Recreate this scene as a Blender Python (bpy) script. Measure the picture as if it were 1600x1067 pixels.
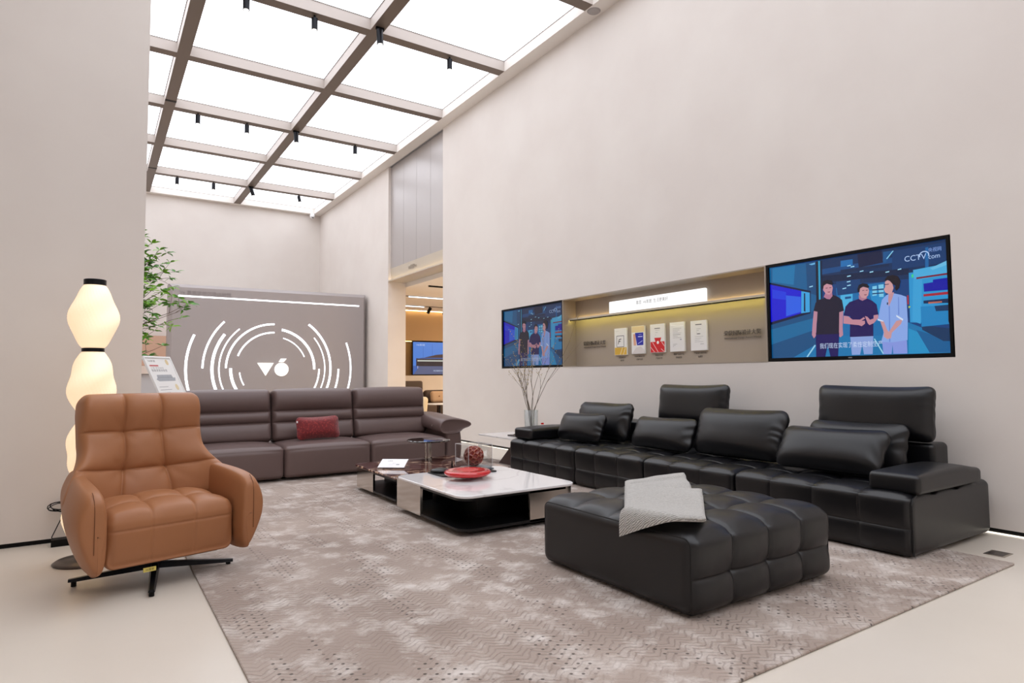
import bpy, math, random
import numpy as np
from mathutils import Matrix, Vector
from mathutils.geometry import tessellate_polygon

for _o in list(bpy.data.objects):
    bpy.data.objects.remove(_o)
S = bpy.context.scene
COL = S.collection
PI = math.pi

# ------------------------------------------------------------------ camera
F_PX, YAW, PITCH, ROLL, CAM_H = 984.479, 0.584033239, 0.0551563752, -0.00634341586, 1.1
fw = Vector((math.sin(YAW) * math.cos(PITCH), math.cos(YAW) * math.cos(PITCH), math.sin(PITCH)))
rt = Vector((math.cos(YAW), -math.sin(YAW), 0))
up = rt.cross(fw)
r2 = rt * math.cos(ROLL) + up * math.sin(ROLL)
u2 = -rt * math.sin(ROLL) + up * math.cos(ROLL)
cam_data = bpy.data.cameras.new('camera')
cam_data.sensor_width = 36
cam_data.sensor_fit = 'HORIZONTAL'
cam_data.lens = F_PX / 1600 * 36
cam_data.clip_start = 0.05
cam_data.clip_end = 200
cam = bpy.data.objects.new('camera', cam_data)
COL.objects.link(cam)
cam.matrix_world = Matrix(((r2.x, u2.x, -fw.x, 0), (r2.y, u2.y, -fw.y, 0), (r2.z, u2.z, -fw.z, CAM_H), (0, 0, 0, 1)))
S.camera = cam

# ------------------------------------------------------------------ world, view
w = bpy.data.worlds.new('world')
S.world = w
w.use_nodes = True
w.node_tree.nodes['Background'].inputs[0].default_value = (0.85, 0.88, 1.0, 1)
w.node_tree.nodes['Background'].inputs[1].default_value = 0.4
S.view_settings.view_transform = 'Standard'
S.view_settings.look = 'None'
S.view_settings.gamma = 1.0
S.view_settings.use_curve_mapping = False
S.view_settings.exposure = 0.0
CEIL_L = 2.7          # radiance of the luminous ceiling
S.cycles.max_bounces = 8
S.cycles.diffuse_bounces = 5
S.cycles.sample_clamp_indirect = 6.0

# ------------------------------------------------------------------ dimensions (metres)
WX = 5.192            # right wall plane
YB = 17.63            # back wall plane
ZC = 5.641            # underside of the ceiling grid
ZP = 5.80             # luminous panels

# ------------------------------------------------------------------ materials
def srgb(h):
    h = h.lstrip('#')
    v = [int(h[i:i + 2], 16) / 255 for i in (0, 2, 4)]
    return tuple(((c + 0.055) / 1.055) ** 2.4 if c > 0.04045 else c / 12.92 for c in v) + (1,)

def mat(name, color, rough=0.5, metal=0.0, spec=0.5, coat=0.0, bump=None, var=None, trans=0.0, ior=1.45, sheen=0.0, aniso=0.0, alpha=1.0):
    """color: hex; bump=(scale, strength, detail); var=(scale, hex2, lo, hi)"""
    m = bpy.data.materials.new(name)
    m.use_nodes = True
    nt = m.node_tree
    p = nt.nodes['Principled BSDF']
    p.inputs['Base Color'].default_value = srgb(color) if isinstance(color, str) else color
    p.inputs['Roughness'].default_value = rough
    p.inputs['Metallic'].default_value = metal
    p.inputs['Specular IOR Level'].default_value = spec
    p.inputs['Coat Weight'].default_value = coat
    p.inputs['Transmission Weight'].default_value = trans
    p.inputs['IOR'].default_value = ior
    p.inputs['Sheen Weight'].default_value = sheen
    p.inputs['Anisotropic'].default_value = aniso
    p.inputs['Alpha'].default_value = alpha
    tc = nt.nodes.new('ShaderNodeTexCoord')
    if bump:
        n = nt.nodes.new('ShaderNodeTexNoise')
        n.inputs['Scale'].default_value = bump[0]
        n.inputs['Detail'].default_value = bump[2]
        b = nt.nodes.new('ShaderNodeBump')
        b.inputs['Strength'].default_value = bump[1]
        b.inputs['Distance'].default_value = 0.01
        nt.links.new(tc.outputs['Object'], n.inputs['Vector'])
        nt.links.new(n.outputs['Fac'], b.inputs['Height'])
        nt.links.new(b.outputs['Normal'], p.inputs['Normal'])
    if var:
        n = nt.nodes.new('ShaderNodeTexNoise')
        n.inputs['Scale'].default_value = var[0]
        n.inputs['Detail'].default_value = 6
        mr = nt.nodes.new('ShaderNodeMapRange')
        mr.inputs[1].default_value = var[2]
        mr.inputs[2].default_value = var[3]
        mx = nt.nodes.new('ShaderNodeMix')
        mx.data_type = 'RGBA'
        mx.inputs[6].default_value = srgb(color)
        mx.inputs[7].default_value = srgb(var[1])
        nt.links.new(tc.outputs['Object'], n.inputs['Vector'])
        nt.links.new(n.outputs['Fac'], mr.inputs[0])
        nt.links.new(mr.outputs[0], mx.inputs[0])
        nt.links.new(mx.outputs[2], p.inputs['Base Color'])
    return m

def emis(name, color, strength):
    m = bpy.data.materials.new(name)
    m.use_nodes = True
    nt = m.node_tree
    nt.nodes.remove(nt.nodes['Principled BSDF'])
    e = nt.nodes.new('ShaderNodeEmission')
    e.inputs[0].default_value = srgb(color)
    e.inputs[1].default_value = strength
    nt.links.new(e.outputs[0], nt.nodes['Material Output'].inputs[0])
    return m

M = {}
M['wall'] = mat('wall_plaster', '#dfd8d2', 0.75, bump=(3.0, 0.04, 6), var=(1.3, '#dad2cc', 0.35, 0.65))
M['floor'] = mat('floor_cement', '#dbd2c6', 0.30, spec=0.45, var=(0.9, '#d3c9bc', 0.35, 0.7), bump=(2, 0.01, 3))
M['ceiling'] = mat('ceiling_paint', '#e6e0da', 0.7)
M['grid_side'] = mat('grid_fascia', '#bcb2ab', 0.5)
M['grid_bottom'] = mat('grid_bronze', '#74665b', 0.45, metal=0.3)
M['panel_glow'] = emis('ceiling_membrane', '#f6f8ff', CEIL_L)
M['black'] = mat('black_matte', '#070708', 0.5, spec=0.2)
M['black_metal'] = mat('black_metal', '#16171c', 0.35, metal=0.6)
M['led_white'] = emis('led_white', '#f2f8ff', 3.0)
M['led_warm'] = emis('led_warm', '#ffe2a8', 12.0)
M['led_yellow'] = emis('led_yellow', '#ffe48a', 9.0)
M['gray_panel'] = mat('gray_lacquer', '#a49c9b', 0.45, spec=0.4)
M['gray_metal'] = mat('gray_metal_panel', '#b3adab', 0.35, metal=0.35)
M['niche'] = mat('niche_laminate', '#a3978a', 0.42, metal=0.1)
M['niche_edge'] = mat('niche_trim', '#c9bfb0', 0.35, metal=0.4)
M['black_leather'] = mat('black_leather', '#08080c', 0.36, spec=0.65, bump=(260, 0.05, 2))
M['brown_leather'] = mat('brown_leather', '#655350', 0.40, spec=0.55, bump=(260, 0.04, 2))
M['tan_leather'] = mat('tan_leather', '#a16c48', 0.42, spec=0.4, bump=(280, 0.05, 2))
M['tan_seam'] = mat('tan_stitching', '#6f4226', 0.6)
M['brown_seam'] = mat('brown_stitching', '#3a2b28', 0.6)
M['black_seam'] = mat('black_stitching', '#0c0c0e', 0.5)
M['chrome'] = mat('polished_steel', '#cfc8c0', 0.12, metal=1.0)
M['steel'] = mat('brushed_steel', '#c3bcb3', 0.22, metal=1.0, aniso=0.5)
M['dark_glass'] = mat('black_glass', '#05060a', 0.04, spec=0.8, coat=0.5)
M['table_black'] = mat('black_lacquer', '#0a0a0b', 0.35)
M['red_glaze'] = mat('red_glaze', '#c3141a', 0.12, spec=0.6, coat=0.6)
def clear(name, tint='#ffffff', refl=0.5):
    m = bpy.data.materials.new(name)
    m.use_nodes = True
    nt = m.node_tree
    nt.nodes.remove(nt.nodes['Principled BSDF'])
    a, b = nt.nodes.new('ShaderNodeBsdfTransparent'), nt.nodes.new('ShaderNodeBsdfGlossy')
    a.inputs[0].default_value = srgb(tint)
    b.inputs['Roughness'].default_value = 0.02
    fr = nt.nodes.new('ShaderNodeFresnel'); fr.inputs[0].default_value = 1.3
    mu = nt.nodes.new('ShaderNodeMath'); mu.operation = 'MULTIPLY'; mu.inputs[1].default_value = refl
    mx = nt.nodes.new('ShaderNodeMixShader')
    nt.links.new(fr.outputs[0], mu.inputs[0]); nt.links.new(mu.outputs[0], mx.inputs[0])
    nt.links.new(a.outputs[0], mx.inputs[1]); nt.links.new(b.outputs[0], mx.inputs[2])
    nt.links.new(mx.outputs[0], nt.nodes['Material Output'].inputs[0])
    return m
M['acrylic'] = clear('clear_acrylic')
M['acrylic_edge_glint'] = mat('acrylic_edge_glint', '#d9dcde', 0.1)
M['glass'] = None
M['glass'] = clear('clear_glass', '#f4f6f6', 0.35)
M['white'] = mat('white_plastic', '#eeeeee', 0.4)
M['paper'] = mat('paper_white', '#ecebea', 0.6)
M['red_velvet'] = mat('red_chenille', '#6e1219', 0.8, sheen=0.5, var=(60, '#a3302c', 0.5, 0.72), bump=(90, 0.25, 3))
M['red'] = mat('red_plastic', '#d31d1a', 0.4)
M['ink'] = mat('black_ink', '#1c1a1a', 0.6)
M['ink_gray'] = mat('gray_ink', '#8d8a8a', 0.6)
M['gold'] = mat('gold_ink', '#c9a53f', 0.45)
M['blue'] = mat('blue_ink', '#161fa8', 0.45)
M['peach'] = mat('peach_laminate', '#cfa890', 0.5)
M['cream'] = mat('cream_leather', '#d9c6a4', 0.5)
M['tan_wall'] = mat('tan_wallcover', '#b69670', 0.6)
M['leaf'] = mat('leaf_green', '#3f7a1c', 0.45, var=(4, '#93c840', 0.45, 0.65))
M['bark'] = mat('bark_brown', '#5a4636', 0.8)
M['twig'] = mat('twig_grey', '#6f6357', 0.8)
M['bud'] = mat('bud_gold', '#a8945c', 0.7)
M['gunmetal'] = mat('gunmetal', '#5b524c', 0.3, metal=0.8)
M['label_yellow'] = mat('label_yellow', '#dccb6a', 0.5)
M['sofa_dark'] = mat('dark_taupe_leather', '#4e4039', 0.5)
M['beige'] = mat('beige_fabric', '#c9ab8f', 0.85)

# ------------------------------------------------------------------ mesh collector
class Geo:
    def __init__(s):
        s.v, s.f, s.m = [], [], []
        s.cur = 0
    def add(s, vs, fs):
        b = len(s.v)
        s.v.extend([tuple(map(float, q)) for q in vs])
        s.f.extend([tuple(b + i for i in q) for q in fs])
        s.m.extend([s.cur] * len(fs))
        return s
    def box(s, x0, y0, z0, x1, y1, z1):
        v = [(x, y, z) for z in (z0, z1) for y in (y0, y1) for x in (x0, x1)]
        return s.add(v, [(0, 2, 3, 1), (4, 5, 7, 6), (0, 1, 5, 4), (2, 6, 7, 3), (0, 4, 6, 2), (1, 3, 7, 5)])
    def rings(s, rings, cap=True, closed=True):
        n = len(rings[0])
        vs = [p for r in rings for p in r]
        fs = []
        for i in range(len(rings) - 1):
            for j in range(n if closed else n - 1):
                a, b = i * n + j, i * n + (j + 1) % n
                fs.append((a, b, b + n, a + n))
        if cap:
            fs.append(tuple(reversed(range(n))))
            fs.append(tuple((len(rings) - 1) * n + j for j in range(n)))
        return s.add(vs, fs)
    def lathe(s, prof, c=(0, 0, 0), n=32, cap=True):
        return s.rings([[(c[0] + r * math.cos(2 * PI * j / n), c[1] + r * math.sin(2 * PI * j / n), c[2] + z) for j in range(n)] for r, z in prof], cap)
    def cyl(s, c, r, h, n=24, r2=None):
        r2 = r if r2 is None else r2
        return s.lathe([(r, 0), (r2, h)], c, n)
    def tube(s, pts, r, n=8, cap=True):
        pts = [Vector(p) for p in pts]
        rr = r if isinstance(r, (list, tuple)) else [r] * len(pts)
        rings = []
        ref = None
        for i, p in enumerate(pts):
            t = (pts[min(i + 1, len(pts) - 1)] - pts[max(i - 1, 0)]).normalized()
            if ref is None:
                ref = Vector((0, 0, 1)) if abs(t.z) < 0.9 else Vector((1, 0, 0))
            a = (ref - t * ref.dot(t))
            if a.length < 1e-6:
                a = Vector((1, 0, 0))
            a.normalize()
            ref = a
            b = t.cross(a)
            rings.append([p + (a * math.cos(2 * PI * j / n) + b * math.sin(2 * PI * j / n)) * rr[i] for j in range(n)])
        return s.rings(rings, cap)
    def prism(s, poly, axis, a0, a1):
        """poly: 2d points; axis: 'x','y','z' the extrusion axis between a0 and a1"""
        def P(q, a):
            return {'x': (a, q[0], q[1]), 'y': (q[0], a, q[1]), 'z': (q[0], q[1], a)}[axis]
        n = len(poly)
        vs = [P(q, a0) for q in poly] + [P(q, a1) for q in poly]
        fs = [(i, (i + 1) % n, (i + 1) % n + n, i + n) for i in range(n)]
        tri = tessellate_polygon([[Vector((q[0], q[1], 0)) for q in poly]])
        fs += [tuple(reversed(t)) for t in tri] + [tuple(i + n for i in t) for t in tri]
        return s.add(vs, fs)
    def xf(s, mtx):
        s.v = [tuple(mtx @ Vector(p)) for p in s.v]
        return s
    def build(s, name, mats, parent=None, smooth=False, world=False, subd=0, bevel=0, fix=True):
        """parent given: vertices are local to the parent unless world=True"""
        me = bpy.data.meshes.new(name)
        v = np.array(s.v, float)
        off = np.zeros(3)
        if parent is None:
            off = np.array([(v[:, 0].min() + v[:, 0].max()) / 2, (v[:, 1].min() + v[:, 1].max()) / 2, v[:, 2].min()])
        elif world:
            q = parent
            while q is not None:
                off = off + np.array(q.location)
                q = q.parent
        me.from_pydata((v - off).tolist(), [], s.f)
        mats = mats if isinstance(mats, (list, tuple)) else [mats]
        for k in mats:
            me.materials.append(M[k] if isinstance(k, str) else k)
        if len(mats) > 1:
            me.polygons.foreach_set('material_index', s.m)
        if smooth:
            me.polygons.foreach_set('use_smooth', [True] * len(me.polygons))
        me.update()
        if fix:
            import bmesh
            bm = bmesh.new()
            bm.from_mesh(me)
            bmesh.ops.recalc_face_normals(bm, faces=bm.faces)
            bm.to_mesh(me)
            bm.free()
        o = bpy.data.objects.new(name, me)
        COL.objects.link(o)
        if parent is not None:
            o.parent = parent
        else:
            o.location = off
        if bevel:
            b = o.modifiers.new('bevel', 'BEVEL')
            b.width = bevel
            b.segments = 3
            b.limit_method = 'ANGLE'
            b.angle_limit = math.radians(40)
            for p in me.polygons:
                p.use_smooth = True
            me.set_sharp_from_angle(angle=math.radians(35)) if hasattr(me, 'set_sharp_from_angle') else None
        if subd:
            d = o.modifiers.new('subdivision', 'SUBSURF')
            d.levels = d.render_levels = subd
        return o

def tag(o, label, cat, group=None, kind=None):
    if label: o['label'] = label
    if cat: o['category'] = cat
    if group: o['group'] = group
    if kind: o['kind'] = kind
    return o

def thing(name, label, cat, loc=(0, 0, 0), rz=0.0, group=None):
    o = bpy.data.objects.new(name, None)
    o.empty_display_size = 0.1
    COL.objects.link(o)
    o.location = loc
    o.rotation_euler = (0, 0, rz)
    return tag(o, label, cat, group)

def struct(o):
    o['kind'] = 'structure'
    return o

# rounded, puffed upholstery block ------------------------------------------
def axis_coords(h, r, n, lines=(), gw=0.006):
    k = 4
    arc = [-(h - r) - r * math.tan(a) for a in np.linspace(PI / 4, 0, k + 1)[:-1]] if r > 1e-6 else []
    mid = list(np.linspace(-(h - r), h - r, n + 1))
    for e in lines:
        if abs(e) < h - r - 1.2 * gw:
            mid = [m for m in mid if abs(m - e) > 2.1 * gw or abs(abs(m) - (h - r)) < 1e-9]
            mid += [q for q in (e - 1.5 * gw, e - 0.7 * gw, e, e + 0.7 * gw, e + 1.5 * gw) if abs(q) < h - r - 1e-4]
    mid = sorted(mid)
    return np.array(arc + mid + [-a for a in reversed(arc)])

def soft(size, r, step=0.03, disp=None, lines=((), (), ()), gw=0.006):
    """verts (numpy), faces of a rounded box centred at the origin; disp(P, N, h) -> P"""
    h = np.array(size, float) / 2
    r = min(r, *(h * 0.999))
    ax = [axis_coords(h[i], r, max(1, int(round(2 * (h[i] - r) / step))), lines[i], gw) for i in range(3)]
    n = [len(a) for a in ax]
    idx, vs = {}, []
    def vid(i, j, k):
        t = (i, j, k)
        if t not in idx:
            idx[t] = len(vs)
            vs.append((ax[0][i], ax[1][j], ax[2][k]))
        return idx[t]
    fs = []
    X, Y, Z = n[0] - 1, n[1] - 1, n[2] - 1
    for i in range(X):
        for j in range(Y):
            fs.append((vid(i, j, Z), vid(i + 1, j, Z), vid(i + 1, j + 1, Z), vid(i, j + 1, Z)))
            fs.append((vid(i, j, 0), vid(i, j + 1, 0), vid(i + 1, j + 1, 0), vid(i + 1, j, 0)))
    for i in range(X):
        for k in range(Z):
            fs.append((vid(i, 0, k), vid(i + 1, 0, k), vid(i + 1, 0, k + 1), vid(i, 0, k + 1)))
            fs.append((vid(i, Y, k), vid(i, Y, k + 1), vid(i + 1, Y, k + 1), vid(i + 1, Y, k)))
    for j in range(Y):
        for k in range(Z):
            fs.append((vid(0, j, k), vid(0, j, k + 1), vid(0, j + 1, k + 1), vid(0, j + 1, k)))
            fs.append((vid(X, j, k), vid(X, j + 1, k), vid(X, j + 1, k + 1), vid(X, j, k + 1)))
    P = np.array(vs)
    inner = np.clip(P, -(h - r), h - r)
    d = P - inner
    L = np.linalg.norm(d, axis=1, keepdims=True)
    N = d / np.maximum(L, 1e-9)
    P = inner + N * r
    if disp is not None:
        P = disp(P, N, h)
    return P, fs

def wrinkle(P, f, seed):
    rs = np.random.RandomState(seed)
    o = np.zeros(len(P))
    for k in range(6):
        d = rs.normal(size=3)
        d /= np.linalg.norm(d)
        fr = f * (0.6 + 0.9 * rs.rand())
        o += np.sin(P @ d * fr + rs.rand() * 6.28)
    return o / 6

def cell(t, edges):
    """edges sorted; returns s in 0..1 within its cell and distance to the nearest edge"""
    e = np.array(edges)
    i = np.clip(np.searchsorted(e, t) - 1, 0, len(e) - 2)
    s = np.clip((t - e[i]) / (e[i + 1] - e[i]), 0, 1)
    d = np.min(np.abs(t[:, None] - e[None, :]), axis=1)
    return s, d

def tuft(u, v, eu, ev, h, groove, gw=0.006):
    su, du = cell(u, eu)
    sv, dv = cell(v, ev)
    A = 1 - np.abs(2 * su - 1) ** 3.0
    B = 1 - np.abs(2 * sv - 1) ** 3.0
    H = h * (0.45 * A * B + 0.55 * np.maximum(A, B))
    H = H - groove * np.exp(-(du / gw) ** 2) - groove * np.exp(-(dv / gw) ** 2)
    return H - h * 0.5

def put(P, fs, mtx=None):
    g = Geo()
    if mtx is not None:
        P = np.array([tuple(mtx @ Vector(p)) for p in P])
    g.add(P, fs)
    return g

def TR(x=0, y=0, z=0, rx=0, ry=0, rz=0):
    return Matrix.Translation((x, y, z)) @ Matrix.Rotation(rz, 4, 'Z') @ Matrix.Rotation(ry, 4, 'Y') @ Matrix.Rotation(rx, 4, 'X')

def sstep(a, b, x):
    t = np.clip((x - a) / (b - a), 0, 1)
    return t * t * (3 - 2 * t)

# flat lettering -------------------------------------------------------------
def text_geo(s, size, width=None, depth=0.0, bold=0.0):
    cu = bpy.data.curves.new('lettering_curve', 'FONT')
    cu.body = s
    cu.size = size
    cu.align_x = 'LEFT'
    cu.extrude = depth / 2
    cu.offset = bold
    cu.resolution_u = 3
    o = bpy.data.objects.new('lettering_tmp', cu)
    COL.objects.link(o)
    bpy.context.view_layer.update()
    me = bpy.data.meshes.new_from_object(o.evaluated_get(bpy.context.evaluated_depsgraph_get()))
    v = [tuple(q.co) for q in me.vertices]
    f = [tuple(p.vertices) for p in me.polygons]
    bpy.data.objects.remove(o)
    bpy.data.curves.remove(cu)
    bpy.data.meshes.remove(me)
    a = np.array(v) if v else np.zeros((1, 3))
    a[:, :2] -= a[:, :2].min(axis=0)
    if width:
        a[:, 0] *= width / max(a[:, 0].max(), 1e-6)
    return a, f

def facing_minus_x(x, y, z):
    """local x -> -Y, local y -> Z, local z -> -X, origin at (x, y, z)"""
    return Matrix(((0, 0, -1, x), (-1, 0, 0, y), (0, 1, 0, z), (0, 0, 0, 1)))
def facing_minus_y(x, y, z):
    return Matrix(((1, 0, 0, x), (0, 0, -1, y), (0, 1, 0, z), (0, 0, 0, 1)))

# ================================================================== ROOM SHELL
XL, YF = -5.5, -4.6
struct(Geo().box(XL, YF, -0.12, 13.0, YB + 0.3, 0).build('floor', 'floor'))
# upper slab over everything the grid does not cover
g = Geo()
g.box(XL, YF, ZP + 0.01, WX + 0.6, YB + 0.3, ZP + 0.1)
g.box(XL, YF, ZC, -1.12, YB, ZP + 0.01)                 # plain ceiling left of the grid
g.box(4.98, YF, ZC, WX + 0.02, YB, ZP + 0.01)           # border strip along the right wall
g.box(-1.12, 17.47, ZC, 4.98, YB, ZP + 0.01)            # border strip along the back wall
struct(g.build('ceiling', 'ceiling'))
# right wall: display recess (y 2.03..8.15) and portal (y 10.105..12.66)
NY0, NY1, NZ0, NZ1 = 2.035, 8.15, 1.218, 2.118
XO = 5.60
g = Geo()
g.box(WX, YF, 0.036, XO, NY0, ZC).box(WX, NY1, 0.036, XO, 10.105, ZC)
g.box(WX, NY0, 0.036, XO, NY1, NZ0).box(WX, NY0, NZ1, XO, NY1, ZC).box(5.47, NY0, NZ0, XO, NY1, NZ1)
g.box(WX, 12.66, 0.036, XO, YB, ZC)
g.box(5.26, 10.105, 3.45, XO, 12.66, ZC)
struct(g.build('wall_right', 'wall'))
g = Geo()
g.box(WX + 0.01, YF, 0, WX + 0.05, 10.10, 0.036).box(WX + 0.01, 12.67, 0, WX + 0.05, YB, 0.036)
struct(g.build('baseboard_right', 'black'))
struct(Geo().box(XL, YB, 0, WX + 0.6, YB + 0.3, ZP).build('wall_back', 'wall'))
struct(Geo().box(XL - 0.3, YF, 0, XL, YB, ZP).build('wall_left', 'wall'))
struct(Geo().box(XL, YF - 0.3, 0, WX + 0.6, YF, ZP).build('wall_front', 'wall'))
struct(Geo().box(XL, 5.30, 0.03, 0.279, 6.15, ZC + 0.02).build('wall_pillar', 'wall'))
struct(Geo().box(XL, 5.312, 0, 0.265, 6.13, 0.03).build('baseboard_pillar', 'black'))
struct(Geo().box(-1.6, 6.15, 0, -1.3, YB, ZC + 0.02).build('wall_inner', 'wall'))
# LED line at the foot of the right wall
tag(Geo().box(WX - 0.006, -0.5, 0.0, WX + 0.01, 10.0, 0.007).build('led_floor_strip', emis('led_floor', '#fff4e2', 2.0)),
    'thin white light line on the floor along the foot of the right wall', 'light strip')

# ------------------------------------------------------------------ ceiling grid
beam_y = [5.686 + 2.01 * k for k in range(-5, 6)]        # near edges of the cross beams
beam_y = [round(y, 3) for y in beam_y]
cols = [(-1.12, 0.84), (1.0, 2.895), (3.06, 4.98)]
def fascia_box(x0, y0, x1, y1, n, e=0.0):
    g = Geo()
    g.cur = 0
    g.box(x0, y0, ZC + 0.004, x1, y1, ZP + 0.005)
    g.cur = 1
    g.box(x0, y0, ZC + e, x1, y1, ZC + 0.004)
    return struct(g.build('trim_%d' % n, ['grid_side', 'grid_bottom']))
tn = 1
for y in beam_y:
    fascia_box(-1.12, y, 4.98, y + 0.158, tn, 0.002)
    tn += 1
for x0, x1 in ((0.84, 1.0), (2.895, 3.06)):
    fascia_box(x0, YF, x1, 17.47, tn)
    tn += 1
# black joints on the left long beam
struct(Geo().box(0.838, 11.45, ZC - 0.003, 1.002, 11.52, ZC + 0.001).box(0.838, 15.4, ZC - 0.003, 1.002, 15.46, ZC + 0.001).build('trim_%d' % tn, 'black'))
tn += 1
rows = []
ys = [YF] + [v for y in beam_y for v in (y, y + 0.158)] + [17.47]
ys = list(zip(ys[0::2], ys[1::2]))
cname = ['left', 'middle', 'right']
ordn = ['first', 'second', 'third', 'fourth', 'fifth', 'sixth', 'seventh', 'eighth', 'ninth', 'tenth', 'eleventh', 'twelfth']
for ri, (y0, y1) in enumerate(reversed(ys)):
    for ci, (x0, x1) in enumerate(cols):
        o = thing('ceiling_light_panel', '', '', ((x0 + x1) / 2, (y0 + y1) / 2, ZP - 0.006))
        Geo().box(x0, y0, ZP - 0.004, x1, y1, ZP + 0.004).build('diffuser', M['panel_glow'], o, world=True)
        e = 0.009
        Geo().box(x0, y0, ZP - 0.006, x1, y0 + e, ZP - 0.0041).box(x0, y1 - e, ZP - 0.006, x1, y1, ZP - 0.0041).box(x0, y0 + e, ZP - 0.006, x0 + e, y1 - e, ZP - 0.0041).box(x1 - e, y0 + e, ZP - 0.006, x1, y1 - e, ZP - 0.0041).build('frame', 'grid_bottom', o, world=True)
        tag(o, 'glowing white ceiling panel, %s row from the back wall, %s column' % (ordn[ri], cname[ci]), 'ceiling light', 'luminous ceiling panels')

# ------------------------------------------------------------------ spotlights under the grid
def spot(x, y, rx=0.0, ry=0.0, label='', r=0.038, L=0.15, on=True, z=ZC, adapter=False):
    t = thing('spotlight', label, 'spotlight', (x, y, z - L - 0.03), 0, 'black cylinder spotlights')
    mt = TR(0, 0, L, rx, ry)
    g = Geo().lathe([(r, -L), (r, 0)], n=20)
    g.lathe([(r * 0.8, -L + 0.004), (r, -L - 0.002)], n=20, cap=False)
    hs_ = g.xf(mt).build('housing', 'black_metal', t, smooth=False)
    Geo().lathe([(r * 0.72, -L - 0.003), (r * 0.72, -L - 0.001)], n=20).xf(mt).build('lens', M['spot_on'] if on else M['white'], hs_)
    if adapter:
        Geo().box(-0.05, -0.016, L, 0.06, 0.016, L + 0.03).build('mount', 'black', t)
    else:
        Geo().cyl((0, 0, L - 0.005), 0.012, 0.035, 10).build('mount', 'black', t)
    return t
M['spot_on'] = emis('spot_lens', '#fff6e6', 6.0)
R = math.radians
for a in [
    (1.385, 7.77, 0, 0, 'black spotlight under the nearest visible cross beam, cut by the top edge, left one'),
    (2.19, 7.77, 0, 0, 'black spotlight hanging under the nearest cross beam, left of the centre beam'),
    (4.10, 7.77, 0, 0, 'black spotlight hanging under the nearest cross beam, right of the centre beam'),
    (1.36, 11.80, 0, 0, 'black spotlight with bright lens under the middle beam, leftmost of that row'),
    (2.15, 11.80, 0, 0, 'black spotlight with bright lens under the middle beam, second from left'),
    (4.14, 11.80, 0, 0, 'black spotlight under the middle cross beam close to the right wall'),
    (1.43, 15.81, 0, 0, 'small black spotlight under the farthest beam, leftmost one'),
    (2.18, 15.81, 0, 0, 'small black spotlight under the farthest beam, second from left'),
    (4.11, 15.81, 0, R(-14), 'small tilted black spotlight under the farthest beam near the right wall')]:
    spot(a[0], a[1], a[2], a[3], a[4])
for y, rx, ry, lab in ((7.58, 0, R(-3), 'black spotlight on the centre beam at the nearest crossing'),
                       (11.68, 0, R(-3), 'black spotlight on the centre beam at the middle crossing'),
                       (15.72, 0, R(-18), 'tilted black spotlight on the centre beam at the farthest crossing')):
    spot(2.975, y, rx, ry, lab, r=0.042, L=0.19, adapter=True)
tag(Geo().lathe([(0.07, -0.012), (0.085, 0)], c=(5.075, 5.78, ZC), n=24).build('ceiling_sensor', mat('sensor_gray', '#a8a2a0', 0.6)),
    'round grey sensor disc on the ceiling border strip above the right wall', 'sensor')
c = thing('security_camera', 'small white dome camera with black eye in the far ceiling corner', 'camera', (4.92, 17.45, 5.50))
Geo().lathe([(0.02, 0), (0.06, 0.03), (0.07, 0.08), (0.055, 0.12)], n=20).build('housing', 'white', c, smooth=True)
Geo().lathe([(0.0, -0.03), (0.035, -0.025), (0.042, 0)], n=16).xf(TR(0, -0.045, 0.05, R(60))).build('lens', 'black', c, smooth=True)
Geo().cyl((0, 0, 0.12), 0.04, 0.025, 16).build('bracket', 'white', c)

# air vent far left of the ceiling -------------------------------------------------
# ================================================================== PORTAL
g = Geo()
g.box(5.245, 10.105, 3.42, 5.262, 12.66, ZC)
po = thing('portal_fascia', 'grey metal fascia above the opening to the next room', 'wall panel', (5.40, 11.4, 3.14))
Geo().box(5.252, 10.106, 3.43, 5.262, 12.659, ZC - 0.001).build('metal_panel', 'gray_metal', po, world=True)
g = Geo()
for y in (10.73, 11.36, 11.99):
    g.box(5.2505, y - 0.002, 3.43, 5.2522, y + 0.002, ZC - 0.002)
g.build('joint', mat('joint_gray', '#9a9492', 0.5), po, world=True)
Geo().prism([(5.252, 3.43), (5.262, 3.45), (5.56, 3.45), (5.56, 3.17), (5.262, 3.17)], 'y', 10.106, 12.659).build('sloped_board', 'niche_edge', po, world=True)
Geo().prism([(WX, 3.142), (WX, 3.172), (WX + 0.018, 3.178), (WX + 0.022, 3.16), (5.60, 3.16), (5.60, 3.142)], 'y', 10.106, 12.659).build('soffit', 'niche_edge', po, world=True)
Geo().box(WX + 0.03, 10.12, 3.161, WX + 0.042, 12.64, 3.166).build('led_strip', M['led_warm'], po, world=True)
v, f = text_geo('V6家居Pro', 0.1, 0.40)
put(v, f, facing_minus_x(5.2505, 11.75, 3.27)).build('lettering', 'grid_bottom', po, world=True, fix=False)

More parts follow.
